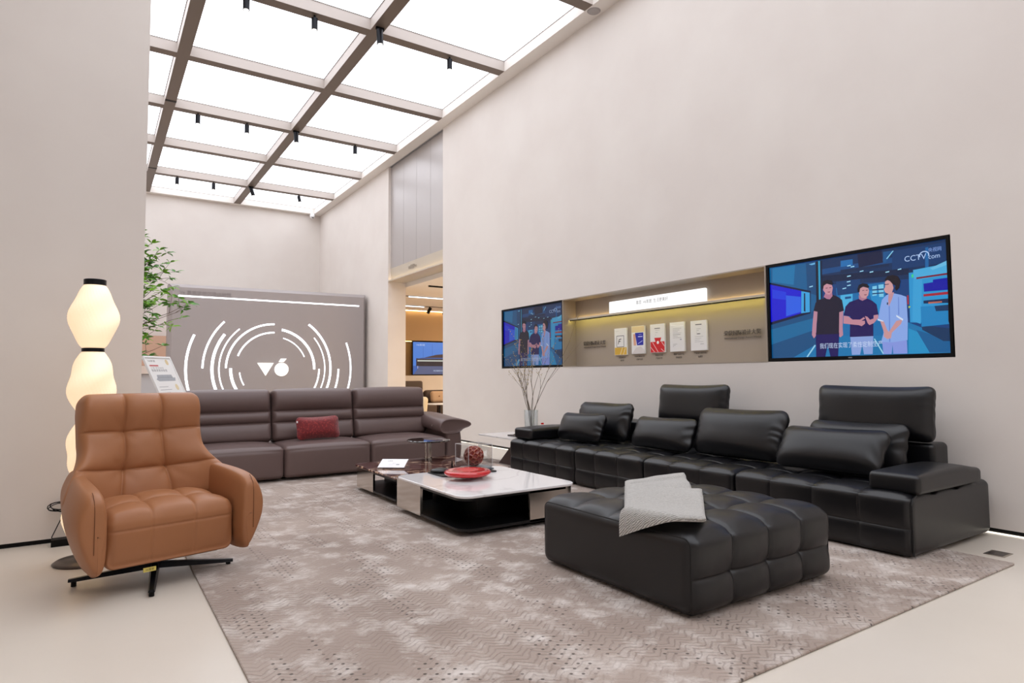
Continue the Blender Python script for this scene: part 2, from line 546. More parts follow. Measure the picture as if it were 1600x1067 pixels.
# ================================================================== NEXT ROOM
struct(Geo().box(XO, 7.5, 3.05, 13, 17.3, 3.15).build('ceiling_next_room', 'ceiling'))
struct(Geo().box(13, 7.2, 0, 13.2, 17.3, 3.15).build('wall_next_room_right', 'wall'))
struct(Geo().box(XO, 7.3, 0, 13, 7.5, 3.15).build('wall_next_room_front', 'wall'))
g = Geo()
g.cur = 0
g.box(XO, 17.0, 2.17, 13, 17.3, 3.05).box(XO, 17.25, 1.14, 13, 17.3, 2.17)
g.cur = 1
g.box(XO, 17.0, 0, 13, 17.3, 1.14)
struct(g.build('wall_next_room_back', ['tan_wall', 'wall']))
for k, (x0, x1, y, lab) in enumerate(((6.25, 7.35, 13.95, 'nearer'), (6.5, 7.55, 15.83, 'farther'))):
    t = thing('linear_ceiling_light', 'slim white linear light on the %s ceiling track of the next room' % lab, 'ceiling light', (x0, y, 3.02), 0, 'linear lights on ceiling tracks')
    Geo().box(-1.0, -0.02, 0.018, 3.6, 0.02, 0.03).build('track', 'black', t)
    Geo().box(0, -0.016, 0.0, x1 - x0, 0.016, 0.018).build('diffuser', M['led_white'], t)
tag(Geo().box(5.9, 12.12, 3.02, 8.5, 12.16, 3.05).build('ceiling_track', 'black'), 'black ceiling track nearest the opening in the next room', 'track')
for x, a, lab in ((7.75, R(30), 'left'), (8.20, R(14), 'right')):
    t = thing('track_spotlight', 'black spotlight on the farther track of the next room, %s of the pair' % lab, 'spotlight', (x, 15.83, 2.86), 0, 'track spotlights in the next room')
    Geo().lathe([(0.045, -0.17), (0.045, 0)], n=16).xf(TR(0, 0, 0.155, 0, a)).build('housing', 'black', t)
    Geo().cyl((0, 0, 0.14), 0.012, 0.025, 8).build('mount', 'black', t)
tag(Geo().box(XO + 0.05, 17.02, 2.135, 7.72, 17.035, 2.145).build('niche_led', M['led_yellow']), 'warm light line at the top of the recess beside the far television', 'light strip')
tag(Geo().box(6.0, 16.93, 3.035, 12.5, 16.95, 3.045).build('cove_light', M['led_warm']), 'warm cove light along the top of the far tan wall', 'light strip')
def area(name, loc, sx, sy, power, color, rot=(0, 0, 0), parent=None):
    l = bpy.data.lights.new(name, 'AREA')
    l.shape = 'RECTANGLE'
    l.size, l.size_y = sx, sy
    l.energy = power
    l.color = color
    o = bpy.data.objects.new(name, l)
    COL.objects.link(o)
    o.location = loc
    o.rotation_euler = rot
    return o
area('next_room_fill', (11.0, 13.0, 3.0), 2.5, 4.0, 230, (1, 0.80, 0.58))  # warm fill lamps added out of view to light the next room
area('next_room_fill', (7.5, 9.0, 3.0), 2.5, 1.6, 110, (1, 0.82, 0.60))

# far television
t = thing('television', 'television showing a dark bed on blue, hung in the next room', 'television', (8.55, 17.2, 1.155))
Geo().box(-0.82, -0.215, 0, 0.82, -0.17, 0.99).build('bezel', 'black', t)
class Pic:
    def __init__(s):
        s.v, s.f, s.c = [], [], []
        s.n = 0
    def poly(s, pts, col):
        s.n += 1
        z = 0.00004 * s.n
        b = len(s.v)
        s.v += [(p[0], p[1], z) for p in pts]
        col = srgb(col)
        for t in tessellate_polygon([[Vector((p[0], p[1], 0)) for p in pts]]):
            a, b1, c1 = (Vector(pts[i]) for i in t)
            cr = (b1 - a).x * (c1 - a).y - (b1 - a).y * (c1 - a).x
            s.f.append(tuple(b + i for i in (t if cr > 0 else t[::-1])))
            s.c.append(col)
        return s
    def rect(s, x0, y0, x1, y1, col):
        return s.poly([(x0, y0), (x1, y0), (x1, y1), (x0, y1)], col)
    def text(s, st, x, y, size, width, col):
        s.n += 1
        v, f = text_geo(st, size, width)
        b = len(s.v)
        s.v += [(p[0] + x, p[1] + y, 0.00004 * s.n) for p in v]
        col = srgb(col)
        for q in f:
            s.f.append(tuple(b + i for i in q))
            s.c.append(col)
        return s
    def line(s, p, q, wd, col):
        p, q = Vector(p), Vector(q)
        d = (q - p).normalized()
        n = Vector((-d.y, d.x)) * wd / 2
        return s.poly([tuple(p - n), tuple(q - n), tuple(q + n), tuple(p + n)], col)
    def build(s, name, mtx, parent, world=False, material=None):
        g = put(np.array(s.v), s.f, mtx)
        o = g.build(name, material, parent, world=world, fix=False)
        at = o.data.color_attributes.new('colour', 'FLOAT_COLOR', 'CORNER')
        i = 0
        for p, c in zip(o.data.polygons, s.c):
            for li in p.loop_indices:
                at.data[li].color = c
        return o
def attr_mat(name, strength, rough=0.4):
    m = bpy.data.materials.new(name)
    m.use_nodes = True
    nt = m.node_tree
    a = nt.nodes.new('ShaderNodeVertexColor')
    a.layer_name = 'colour'
    p = nt.nodes['Principled BSDF']
    p.inputs['Roughness'].default_value = rough
    if strength:
        p.inputs['Base Color'].default_value = (0.005, 0.005, 0.005, 1)
        p.inputs['Roughness'].default_value = 0.25
        nt.links.new(a.outputs[0], p.inputs['Emission Color'])
        p.inputs['Emission Strength'].default_value = strength
    else:
        nt.links.new(a.outputs[0], p.inputs['Base Color'])
    return m
M['screen'] = attr_mat('lit_screen', 0.85)
M['screen_dim'] = attr_mat('lit_screen_dim', 0.5)
M['print'] = attr_mat('printed_sheet', 0)
p = Pic()
p.rect(0, 0, 1.6, 0.95, '#4c86e0').rect(0, 0.0, 1.6, 0.25, '#5c6488').poly([(0, 0.25), (0.22, 0.25), (0.02, 0), (0, 0)], '#3a66b8')
p.rect(0.32, 0.3, 0.33, 0.9, '#3468c0').rect(0.62, 0.3, 0.63, 0.9, '#3468c0')
p.poly([(0.1, 0.24), (1.5, 0.24), (1.5, 0.47), (0.1, 0.47)], '#2c2530').poly([(0.14, 0.38), (1.5, 0.38), (1.5, 0.42), (0.14, 0.42)], '#c8ccc4')
p.poly([(0.3, 0.48), (0.75, 0.58), (1.2, 0.62), (1.5, 0.55), (1.5, 0.47), (0.3, 0.47)], '#4a3638').poly([(0.12, 0.46), (1.5, 0.46), (1.5, 0.5), (0.3, 0.49)], '#4560a0')
p.rect(0.14, 0.17, 0.16, 0.25, '#b8bcc8').rect(1.44, 0.17, 1.46, 0.25, '#b8bcc8')
p.text('V6家居', 0.10, 0.84, 0.06, 0.28, '#c8dcf8')
p.text('零压睡眠好床垫', 0.66, 0.08, 0.05, 0.36, '#c8dcf8')
p.build('screen', facing_minus_y(-0.8, -0.2155, 0.02), t, material=M['screen'])

# furniture of the next room
t = thing('recliner_sofa', 'dark taupe leather sofa with raised headrest in the next room', 'sofa', (7.35, 15.0, 0))
P, fs = soft((0.85, 0.95, 0.42), 0.08, 0.06); put(P, fs, TR(-0.6, -0.3, 0.23)).build('seat', 'sofa_dark', t, smooth=True)
P, fs = soft((1.6, 0.95, 0.42), 0.08, 0.06); put(P, fs, TR(0.66, -0.3, 0.23)).build('seat', 'sofa_dark', t, smooth=True)
P, fs = soft((0.84, 0.2, 0.42), 0.08, 0.06); put(P, fs, TR(-0.60, 0.12, 0.56, R(-8))).build('backrest', 'sofa_dark', t, smooth=True)
P, fs = soft((1.6, 0.2, 0.38), 0.08, 0.06); put(P, fs, TR(0.66, 0.12, 0.56, R(-8))).build('backrest', 'sofa_dark', t, smooth=True)
P, fs = soft((0.84, 0.14, 0.27), 0.05, 0.05); put(P, fs, TR(-0.60, 0.14, 0.86, R(-4))).build('headrest', 'sofa_dark', t, smooth=True)
t = thing('cushion', 'beige button-tufted cushion on the dark sofa of the next room', 'cushion', (7.45, 14.78, 0.44))
P, fs = soft((0.42, 0.14, 0.3), 0.069, 0.03); put(P, fs, TR(0, 0, 0.14, R(-12))).build('cover', 'beige', t, smooth=True)
Geo().lathe([(0.0, 0), (0.018, 0.002), (0.018, 0.008)], n=12).xf(TR(0, -0.075, 0.16, R(90))).build('button', mat('button_brown', '#8a6650', 0.7), t)
t = thing('side_table', 'small round white side table in front of the next room sofa', 'table', (6.55, 12.9, 0))
Geo().lathe([(0.30, 0.475), (0.31, 0.485), (0.30, 0.495)], n=32).build('table_top', 'white', t, smooth=True)
Geo().cyl((0, 0, 0.02), 0.02, 0.46, 12).build('pole', 'black_metal', t)
Geo().cyl((0, 0, 0.0), 0.16, 0.02, 24).build('base', 'black_metal', t)
t = thing('lounge_chair', 'cream leather lounge chair half hidden behind the brown sofa', 'chair', (5.33, 11.5, 0))
P, fs = soft((0.16, 0.6, 0.62), 0.07, 0.04, lambda P, N, h: np.c_[P[:, 0] + 0.04 * np.sin(P[:, 2] * 3), P[:, 1], P[:, 2]]); put(P, fs, TR(0.02, 0, 0.40)).build('armrest', 'cream', t, smooth=True)
P, fs = soft((0.5, 0.56, 0.25), 0.07, 0.05); put(P, fs, TR(-0.30, 0, 0.24)).build('seat', 'cream', t, smooth=True)
for dx, dy in ((-0.5, -0.22), (-0.5, 0.22), (0.02, -0.22), (0.02, 0.22)):
    Geo().cyl((dx, dy, 0), 0.015, 0.13, 10).build('leg', 'black_metal', t)

# ================================================================== FEATURE WALL
FY = 13.80
t = thing('display_partition', 'grey lacquered partition with glowing arcs and white logo', 'partition', (3.14, FY, 0))
g = Geo()
g.rings([[(1.215, FY, 0), (5.07, FY, 0), (5.07, FY, 2.915), (1.215, FY, 2.885)],
         [(1.155, FY + 0.075, 0), (5.13, FY + 0.075, 0), (5.13, FY + 0.075, 2.985), (1.155, FY + 0.075, 2.95)],
         [(1.155, FY + 0.40, 0), (5.13, FY + 0.40, 0), (5.13, FY + 0.40, 2.985), (1.155, FY + 0.40, 2.95)]])
g.build('panel', 'gray_panel', t, world=True)
Geo().prism([(1.317, 2.700), (4.961, 2.700), (4.961, 2.728), (1.317, 2.728)], 'y', FY - 0.004, FY + 0.01).build('light_line', M['led_white'], t, world=True)
AC = (3.13, 1.29)
arcs = [(1.661, 156.2, 212, .052), (1.363, 135.8, 179.7, .042), (1.191, 144.3, 212, .062), (1.064, 130.3, 214, .028), (.935, 90.3, 179.3, .042),
        (.759, 90.2, 159.9, .035), (.846, 179.4, 222, .062), (.68, 186.6, 209.9, .026), (.835, -.8, 80, .056), (.669, 22.3, 74.8, .024),
        (1.191, -32, 53.6, .050), (1.065, -34, 39.2, .024), (.941, -40, -.1, .036), (1.368, -30, -.1, .042), (1.646, -28, 20.7, .040)]
for r, a0, a1, wd in arcs:
    wd *= 0.85
    n = max(8, int(abs(a1 - a0) / 3))
    rg = []
    for k in range(n + 1):
        a = R(a0 + (a1 - a0) * k / n)
        c, s_ = math.cos(a), math.sin(a)
        rg.append([(AC[0] + (r - wd / 2) * c, FY - 0.004, AC[1] + (r - wd / 2) * s_), (AC[0] + (r + wd / 2) * c, FY - 0.004, AC[1] + (r + wd / 2) * s_),
                   (AC[0] + (r + wd / 2) * c, FY + 0.006, AC[1] + (r + wd / 2) * s_), (AC[0] + (r - wd / 2) * c, FY + 0.006, AC[1] + (r - wd / 2) * s_)])
    Geo().rings(rg).build('light_arc', M['led_white'], t, world=True)
M['logo'] = mat('logo_white', '#fbf8f0', 0.4)
M['logo'].node_tree.nodes['Principled BSDF'].inputs['Emission Color'].default_value = (1, 1, 0.97, 1)
M['logo'].node_tree.nodes['Principled BSDF'].inputs['Emission Strength'].default_value = 0.7
lg = Geo().prism([(2.785, 1.411), (3.111, 1.411), (2.952, 1.142)], 'y', FY - 0.045, FY - 0.02)
lg.rings([[(3.272 + 0.141 * math.cos(a), y, 1.275 + 0.141 * math.sin(a)) for a in np.linspace(0, 2 * PI, 49)[:-1]] for y in (FY - 0.045, FY - 0.02)])
lg.prism([(3.213, 1.431), (3.315, 1.431), (3.372, 1.504), (3.256, 1.504)], 'y', FY - 0.045, FY - 0.02)
lg.build('logo', 'logo', t, world=True)
v, f = text_geo('V6 慕思家居沉浸体验馆', 0.09, 0.93, depth=0.004)
put(v, f, facing_minus_y(1.335, FY - 0.004, 2.745)).build('lettering', mat('lettering_gray', '#989090', 0.4, metal=0.3), t, world=True)

# cabinet by the back wall, behind the tree
t = thing('display_cabinet', 'peach panelled display cabinet by the back wall behind the tree', 'cabinet', (0.9, 17.2, 0))
Geo().box(-1.0, 0.0, 1.41, 0.9, 0.35, 2.12).build('upper_panel', 'peach', t)
Geo().box(-1.0, -0.2, 1.21, 0.9, 0.35, 1.40).build('shelf', mat('pale_peach', '#ead9cc', 0.5), t)
Geo().box(-1.0, -0.12, 0, 0.9, 0.35, 1.20).build('lower_panel', mat('pale_gray', '#cfcccd', 0.5), t)

# ================================================================== TELEVISIONS IN THE RECESS
PIC = """0a3f7e,0.007,0.988,1.001,0.979,0.989,0.032,-0.001,0.029;0b2f5c,0.329,0.973,1.001,0.979,0.994,0.677,0.665,0.687,0.341,0.728;0e4a86,0.327,0.878,0.804,0.892,0.803,0.846,0.325,0.827;081f44,0.343,0.816,0.809,0.773,0.807,0.721,0.342,0.751;101a40,0.553,0.969,0.679,0.973,0.685,0.857,0.558,0.842;0f5590,0.687,0.951,0.736,0.95,0.699,0.854,0.685,0.85;0c3a70,0.732,0.945,0.997,0.949,0.993,0.777,0.728,0.78;1766a8,0.889,0.931,0.903,0.931,0.9,0.737,0.884,0.742;0a2850,0.458,0.846,0.715,0.842,0.714,0.817,0.457,0.811;1b6fb4,0.46,0.931,0.527,0.93,0.526,0.872,0.459,0.874;0c5f96,0.012,0.974,0.315,0.962,0.31,0.502,0.263,0.45,0.008,0.385;1277b0,0.038,0.964,0.187,0.961,0.174,0.764,0.035,0.825;0b4a7d,0.255,0.961,0.315,0.962,0.313,0.632,0.258,0.673;0a4f83,0.008,0.401,0.267,0.464,0.31,0.502,0.298,0.154,0.159,0.037,0.004,0.037;0d6aa0,0.007,0.332,0.299,0.416,0.297,0.299,0.004,0.177;04162f,0.315,0.964,0.33,0.965,0.326,0.499,0.31,0.502;2aa0cf,0.33,0.965,0.341,0.965,0.337,0.526,0.326,0.514;051a3c,0.341,0.965,0.353,0.964,0.348,0.611,0.337,0.526;04103a,0.014,0.821,0.279,0.683,0.274,0.464,0.008,0.381;1212d8,0.019,0.8,0.221,0.695,0.216,0.472,0.011,0.409;1a3ae6,0.033,0.747,0.124,0.702,0.122,0.622,0.032,0.655;2a62ee,0.123,0.668,0.217,0.636,0.215,0.487,0.119,0.456;3aa8e8,0.221,0.692,0.273,0.667,0.27,0.476,0.216,0.472;06204a,0.237,0.669,0.245,0.665,0.243,0.483,0.233,0.492;0d6fb0,0.429,0.682,0.696,0.68,0.685,0.203,0.444,0.199;0a3d74,0.43,0.739,0.564,0.737,0.561,0.613,0.436,0.609;4db8ea,0.453,0.607,0.52,0.608,0.516,0.413,0.475,0.42,0.451,0.507;0a4c8c,0.478,0.588,0.511,0.587,0.511,0.568,0.477,0.566;1f8fd0,0.609,0.618,0.687,0.616,0.681,0.336,0.642,0.342;7fd0f2,0.626,0.655,0.649,0.657,0.647,0.57,0.624,0.568;7fd0f2,0.657,0.663,0.684,0.663,0.681,0.55,0.659,0.554;0a3a70,0.625,0.628,0.683,0.625,0.683,0.613,0.625,0.617;0a3a70,0.625,0.594,0.683,0.591,0.682,0.581,0.624,0.583;0f78b4,0.004,0.037,0.159,0.037,0.298,0.154,0.323,0.238,0.663,0.206,0.798,0.308,0.991,0.149,0.989,0.032;1d94cc,0.797,0.257,0.913,0.156,0.984,0.101,0.985,0.039,0.792,0.04;0b5f9a,0.832,0.24,0.985,0.137,0.982,0.039,0.889,0.042;9fdcf5,0.293,0.154,0.299,0.145,0.249,0.037,0.24,0.038;9fdcf5,0.623,0.182,0.629,0.184,0.674,0.042,0.667,0.042;0b3560,0.857,0.275,0.983,0.236,0.985,0.131,0.952,0.134,0.86,0.237;2a9ad8,0.808,0.734,0.905,0.736,0.989,0.753,0.985,0.297,0.915,0.287,0.805,0.307;4cb2e6,0.829,0.754,0.99,0.771,0.989,0.678,0.831,0.664;3aa6e0,0.828,0.677,0.87,0.675,0.854,0.288,0.816,0.318;6cc4ee,0.906,0.749,0.987,0.797,0.989,0.762,0.919,0.733;7a1c3a,0.842,0.687,0.988,0.694,0.987,0.678,0.843,0.672;0d14a8,0.874,0.627,0.917,0.63,0.917,0.651,0.989,0.654,0.988,0.553,0.875,0.558;a8263a,0.872,0.537,0.986,0.539,0.986,0.516,0.872,0.517;0a2a55,0.871,0.483,0.986,0.482,0.987,0.445,0.871,0.458;c06a58,0.893,0.467,0.953,0.465,0.953,0.453,0.892,0.453;1a86c6,0.857,0.435,0.988,0.426,0.986,0.272,0.857,0.263;0a3864,0.919,0.43,0.988,0.431,0.988,0.382,0.925,0.385;3ee08a,0.821,0.717,0.83,0.718,0.829,0.691,0.821,0.689;c8e02a,0.801,0.45,0.811,0.442,0.801,0.429;b03040,0.796,0.542,0.803,0.541,0.803,0.463,0.796,0.464;06102c,0.981,0.556,0.989,0.558,0.988,0.235,0.977,0.298;a8e4ff,0.496,0.877,0.516,0.88,0.516,0.87,0.496,0.869;a8e4ff,0.515,0.863,0.535,0.866,0.535,0.856,0.515,0.855;a8e4ff,0.494,0.78,0.514,0.783,0.514,0.773,0.493,0.771;a8e4ff,0.491,0.728,0.511,0.732,0.511,0.723,0.491,0.72;a8e4ff,0.564,0.809,0.583,0.812,0.583,0.803,0.563,0.801;a8e4ff,0.615,0.79,0.634,0.793,0.634,0.783,0.615,0.781;a8e4ff,0.757,0.779,0.774,0.783,0.774,0.773,0.756,0.771;a8e4ff,0.696,0.77,0.715,0.773,0.714,0.764,0.696,0.762;a8e4ff,0.466,0.67,0.487,0.674,0.486,0.665,0.466,0.661;a8e4ff,0.272,0.727,0.294,0.732,0.294,0.722,0.272,0.718;a8e4ff,0.492,0.693,0.512,0.697,0.512,0.687,0.492,0.685;8fd8f8,0.702,0.886,0.735,0.947,0.741,0.946,0.707,0.882;6ab8e8,0.273,0.947,0.312,0.955,0.311,0.937,0.291,0.934;c08a9e,0.296,0.489,0.32,0.478,0.309,0.356,0.303,0.24,0.29,0.216,0.279,0.25,0.285,0.359;c08a9e,0.443,0.467,0.467,0.477,0.459,0.309,0.46,0.232,0.445,0.212,0.429,0.235,0.437,0.312;160a5c,0.303,0.269,0.439,0.256,0.428,0.034,0.384,0.034,0.371,0.147,0.354,0.035,0.3,0.035;16122e,0.351,0.593,0.375,0.609,0.41,0.62,0.44,0.594,0.461,0.562,0.47,0.459,0.443,0.449,0.437,0.245,0.305,0.251,0.317,0.472,0.293,0.484,0.307,0.561,0.325,0.587;b87c98,0.369,0.651,0.406,0.644,0.408,0.609,0.392,0.58,0.374,0.587,0.357,0.61;cf96a4,0.354,0.733,0.404,0.733,0.411,0.685,0.406,0.644,0.391,0.623,0.37,0.636,0.355,0.675;0c0a20,0.349,0.727,0.355,0.758,0.378,0.77,0.404,0.759,0.414,0.727,0.409,0.712,0.377,0.733,0.359,0.717,0.355,0.683,0.35,0.691;5a3048,0.369,0.694,0.382,0.694,0.382,0.688,0.369,0.688;5a3048,0.391,0.693,0.403,0.693,0.403,0.687,0.391,0.687;8a4a60,0.379,0.655,0.397,0.654,0.393,0.646,0.383,0.647;8fa8e4,0.499,0.221,0.622,0.209,0.615,0.046,0.57,0.046,0.562,0.133,0.549,0.044,0.505,0.044;1a0c58,0.542,0.551,0.568,0.563,0.592,0.555,0.623,0.526,0.645,0.489,0.653,0.394,0.626,0.39,0.622,0.207,0.497,0.21,0.503,0.401,0.467,0.415,0.479,0.496,0.502,0.534;c88c9c,0.467,0.412,0.493,0.403,0.515,0.37,0.556,0.364,0.576,0.384,0.583,0.37,0.563,0.352,0.581,0.35,0.581,0.323,0.563,0.303,0.547,0.315,0.514,0.324,0.464,0.34;c88c9c,0.628,0.394,0.651,0.397,0.652,0.368,0.627,0.323,0.604,0.308,0.595,0.327,0.582,0.393,0.595,0.385,0.608,0.356,0.627,0.364;b47a94,0.553,0.588,0.594,0.573,0.597,0.55,0.572,0.534,0.555,0.551;d09aa2,0.554,0.656,0.602,0.663,0.609,0.618,0.603,0.578,0.587,0.553,0.568,0.563,0.556,0.598;0c0a1e,0.547,0.644,0.555,0.682,0.576,0.696,0.601,0.683,0.611,0.656,0.605,0.644,0.578,0.663,0.562,0.649,0.558,0.615,0.548,0.621;5a3048,0.573,0.63,0.584,0.631,0.584,0.626,0.573,0.625;5a3048,0.592,0.629,0.603,0.63,0.603,0.625,0.592,0.623;8a4a60,0.581,0.59,0.597,0.59,0.594,0.581,0.585,0.581;8a9ce8,0.666,0.152,0.787,0.154,0.787,0.041,0.719,0.042,0.717,0.121,0.711,0.041,0.67,0.042;8eaef0,0.695,0.561,0.716,0.577,0.738,0.569,0.767,0.552,0.793,0.53,0.795,0.322,0.79,0.156,0.714,0.143,0.661,0.152,0.675,0.231,0.671,0.337,0.649,0.352,0.661,0.446,0.673,0.525;6f90dc,0.753,0.536,0.757,0.536,0.756,0.379,0.75,0.38;6f90dc,0.706,0.466,0.711,0.465,0.707,0.149,0.701,0.146;c8949e,0.709,0.584,0.735,0.58,0.722,0.516,0.706,0.459,0.704,0.52;d09a9e,0.658,0.35,0.677,0.337,0.693,0.256,0.701,0.235,0.74,0.328,0.771,0.337,0.762,0.299,0.716,0.227,0.711,0.181,0.692,0.173,0.675,0.198,0.677,0.237;dce8ff,0.741,0.381,0.774,0.34,0.771,0.325,0.741,0.365;dce8ff,0.647,0.36,0.677,0.337,0.676,0.33,0.649,0.343;d6a0a2,0.692,0.682,0.704,0.695,0.726,0.674,0.733,0.619,0.723,0.575,0.709,0.569,0.691,0.588,0.685,0.616,0.692,0.635;140c1c,0.69,0.701,0.705,0.73,0.731,0.734,0.757,0.717,0.769,0.672,0.761,0.613,0.746,0.591,0.739,0.611,0.743,0.637,0.729,0.654,0.711,0.697,0.697,0.691;3a2a4a,0.686,0.661,0.711,0.661,0.71,0.654,0.686,0.654;0a0a18,0.698,0.499,0.704,0.495,0.702,0.475,0.697,0.478"""
def tv(y0, y1, label, scr='screen'):
    """y0 > y1: left and right edges as seen from the sofas"""
    z0, z1 = 1.222, 2.114
    cy = (y0 + y1) / 2
    t = thing('television', label, 'television', (WX + 0.03, cy, z0), 0, 'televisions flush in the right wall')
    g = Geo()
    X = WX + 0.004
    bw = 0.022
    g.box(X, y1, z0, X + 0.06, y0, z0 + bw * 1.3).box(X, y1, z1 - bw, X + 0.06, y0, z1)
    g.box(X, y1, z0 + bw * 1.3, X + 0.06, y1 + bw, z1 - bw).box(X, y0 - bw, z0 + bw * 1.3, X + 0.06, y0, z1 - bw)
    g.box(X + 0.02, y1 + 0.01, z0 + 0.01, X + 0.06, y0 - 0.01, z1 - 0.01)
    bz_ = g.build('bezel', 'black', t, world=True)
    p = Pic()
    W, H = (y0 - y1) - 2 * bw, (z1 - z0) - 2.3 * bw
    p.rect(0, 0, W, H, '#0a3f7e')
    for q in PIC.split(';'):
        a = q.split(',')
        c = list(map(float, a[1:]))
        pts = [(min(max((c[i] - .017) / .968, 0.0), 1.0) * W, min(max((c[i + 1] - .035) / .94, 0.0), 1.0) * H) for i in range(0, len(c), 2)]
        p.poly(pts, a[0])
    p.text('CCTV', 0.80 * W, 0.85 * H, 0.06, 0.105 * W, '#b8d4ff')
    p.text('com', 0.915 * W, 0.845 * H, 0.05, 0.052 * W, '#b8d4ff')
    p.text('央视网', 0.915 * W, 0.905 * H, 0.035, 0.06 * W, '#8fb0f0')
    for k in range(10):
        a, b = math.radians(-20 + 22 * k), math.radians(2 + 22 * k)
        p.line(((0.895 + 0.022 * math.cos(a)) * W, (0.885 + 0.034 * math.sin(a)) * H), ((0.895 + 0.022 * math.cos(b)) * W, (0.885 + 0.034 * math.sin(b)) * H), 0.008, '#b8d4ff')
    p.text('我们现在实现了柔性定制生产', 0.318 * W, 0.082 * H, 0.05, 0.355 * W, '#cfe0ff')
    p.build('screen', facing_minus_x(X + 0.0195, y0 - bw, z0 + bw * 1.3), t, world=True, material=M[scr])
    Geo().box(X - 0.0008, cy - 0.015, z0 + 0.010, X - 0.0001, cy + 0.015, z0 + 0.019).build('badge', 'ink_gray', bz_, world=True)
    return t
tv(3.555, 2.045, 'large near television showing three people in a blue factory')
tv(8.14, 6.63, 'farther television behind the branches, showing the same three people', 'screen_dim')

# ================================================================== AWARD RECESS BETWEEN THE TELEVISIONS
t = thing('recessed_display_niche', 'champagne lined recess between the two wall televisions', 'niche', (5.3, 5.09, 1.22))
g = Geo()
g.cur = 0
y0, y1 = 3.56, 6.625
g.box(5.41, y0, NZ0, 5.45, y1, NZ1)
g.box(WX - 0.004, y0, NZ1 - 0.012, 5.41, y1, NZ1)
g.box(WX - 0.004, y0, NZ0, 5.41, y1, NZ0 + 0.01)
g.box(WX - 0.004, y0, NZ0 + 0.01, 5.41, y0 + 0.012, NZ1 - 0.012)
g.box(WX - 0.004, y1 - 0.012, NZ0 + 0.01, 5.41, y1, NZ1 - 0.012)
g.build('lining', 'niche', t, world=True)
sh = Geo().box(5.29, 3.572, 1.845, 5.41, 6.613, 1.868).build('shelf', 'niche_edge', t, world=True)
Geo().box(5.292, 3.58, 1.832, 5.297, 6.60, 1.8445).build('channel', 'black', sh, world=True)
Geo().box(5.300, 3.58, 1.835, 5.309, 6.60, 1.8445).build('led_strip', emis('led_line_gold_green', '#f7e87c', 17.0), sh, world=True)
Geo().box(5.392, 3.62, 1.8685, 5.408, 6.58, 1.874).build('led_strip', emis('led_line_gold', '#ffdc90', 12.0), t, world=True)
# glowing sign
t = thing('lightbox_sign', 'glowing white sign with small grey lettering standing on the niche shelf', 'sign', (5.38, 5.15, 1.868))
P, fs = soft((0.04, 1.50, 0.155), 0.012, 0.2)
bx_ = put(P, fs, TR(0, 0, 0.0785)).build('box', emis('lightbox_face', '#ffffff', 1.15), t)
v, f = text_geo('慕思  V6家居  生活更美好', 0.05, 0.50)
put(v, f, facing_minus_x(-0.0205, 0.27, 0.075)).build('lettering', 'ink_gray', bx_, fix=False)
# raised lettering: light faces coloured darker to carry their shadow
def niche_text(yc, label):
    t = thing('raised_lettering', label, 'lettering', (5.40, yc, 1.46), 0, 'award lettering in the recess')
    v, f = text_geo('荣获国际设计大奖', 0.055, 0.43, depth=0.008)
    put(v, f, facing_minus_x(-0.012, 0.215, 0.04)).build('characters', mat('lettering_steel_shaded', '#6d665f', 0.35, metal=0.5), t)
    v, f = text_geo('International Design Award Winner', 0.025, 0.43, depth=0.003)
    put(v, f, facing_minus_x(-0.002, 0.215, 0.0)).build('subtitle', mat('lettering_dark', '#7a726a', 0.4, metal=0.5), t)
niche_text(6.22, 'raised Chinese lettering with its shadow in the colour at the left end of the recess')
niche_text(3.98, 'raised Chinese lettering with its shadow in the colour at the right end of the recess')
# five certificates
def plaque(yc, w, z0, z1, label, art, cap):
    t = thing('award_plaque', label, 'plaque', (5.39, yc, z0), 0, 'award plaques in the recess')
    h = z1 - z0
    bd_ = Geo().box(-0.004, -w / 2, 0, 0.018, w / 2, h).build('board', 'white', t)
    p = Pic()
    p.rect(0, 0, w - 0.006, h - 0.006, '#e4e3e4')
    art(p, w - 0.006, h - 0.006)
    p.build('print', facing_minus_x(-0.0044, w / 2 - 0.003, 0.003), bd_, material=M['print'])
    c = thing('caption_lettering', 'black two-line caption under the ' + label.split(',')[0], 'lettering', (5.408, yc, z0 - 0.085), 0, 'captions under the award plaques')
    for k, (s_, wd) in enumerate(cap):
        v, f = text_geo(s_, 0.024, wd)
        put(v, f, facing_minus_x(0, wd / 2, 0.045 - 0.036 * k)).build('text_line', 'ink', c, fix=False)
def lines(p, W, H, y0, y1, n, x0=0.2, x1=0.8, col='#a8a8ac'):
    for k in range(n):
        y = y1 + (y0 - y1) * k / max(n - 1, 1)
        e = x1 - 0.12 * ((k * 7) % 3)
        p.rect(x0 * W, y * H, e * W, y * H + 0.004, col)
def art1(p, W, H):
    p.rect(0, 0, W, 0.28 * H, '#d3a93c')
    for a, b in (((0.45 * W, 0.0), (0.66 * W, 0.28 * H)), ((0.72 * W, 0), (0.9 * W, 0.26 * H))):
        p.line(a, b, 0.006, '#f0ead8')
    for a, b in (((.18, .3), (.78, .3)), ((.78, .3), (.78, .72)), ((.78, .72), (.18, .72)), ((.18, .72), (.18, .3))):
        p.line((a[0] * W, a[1] * H), (b[0] * W, b[1] * H), 0.007, '#4a4f56')
    for a, b in (((.3, .4), (.38, .58)), ((.38, .58), (.56, .6)), ((.35, .5), (.5, .52))):
        p.line((a[0] * W, a[1] * H), (b[0] * W, b[1] * H), 0.010, '#1c2026')
    p.rect(.1 * W, .9 * H, .38 * W, .905 * H, '#9a9a9a')
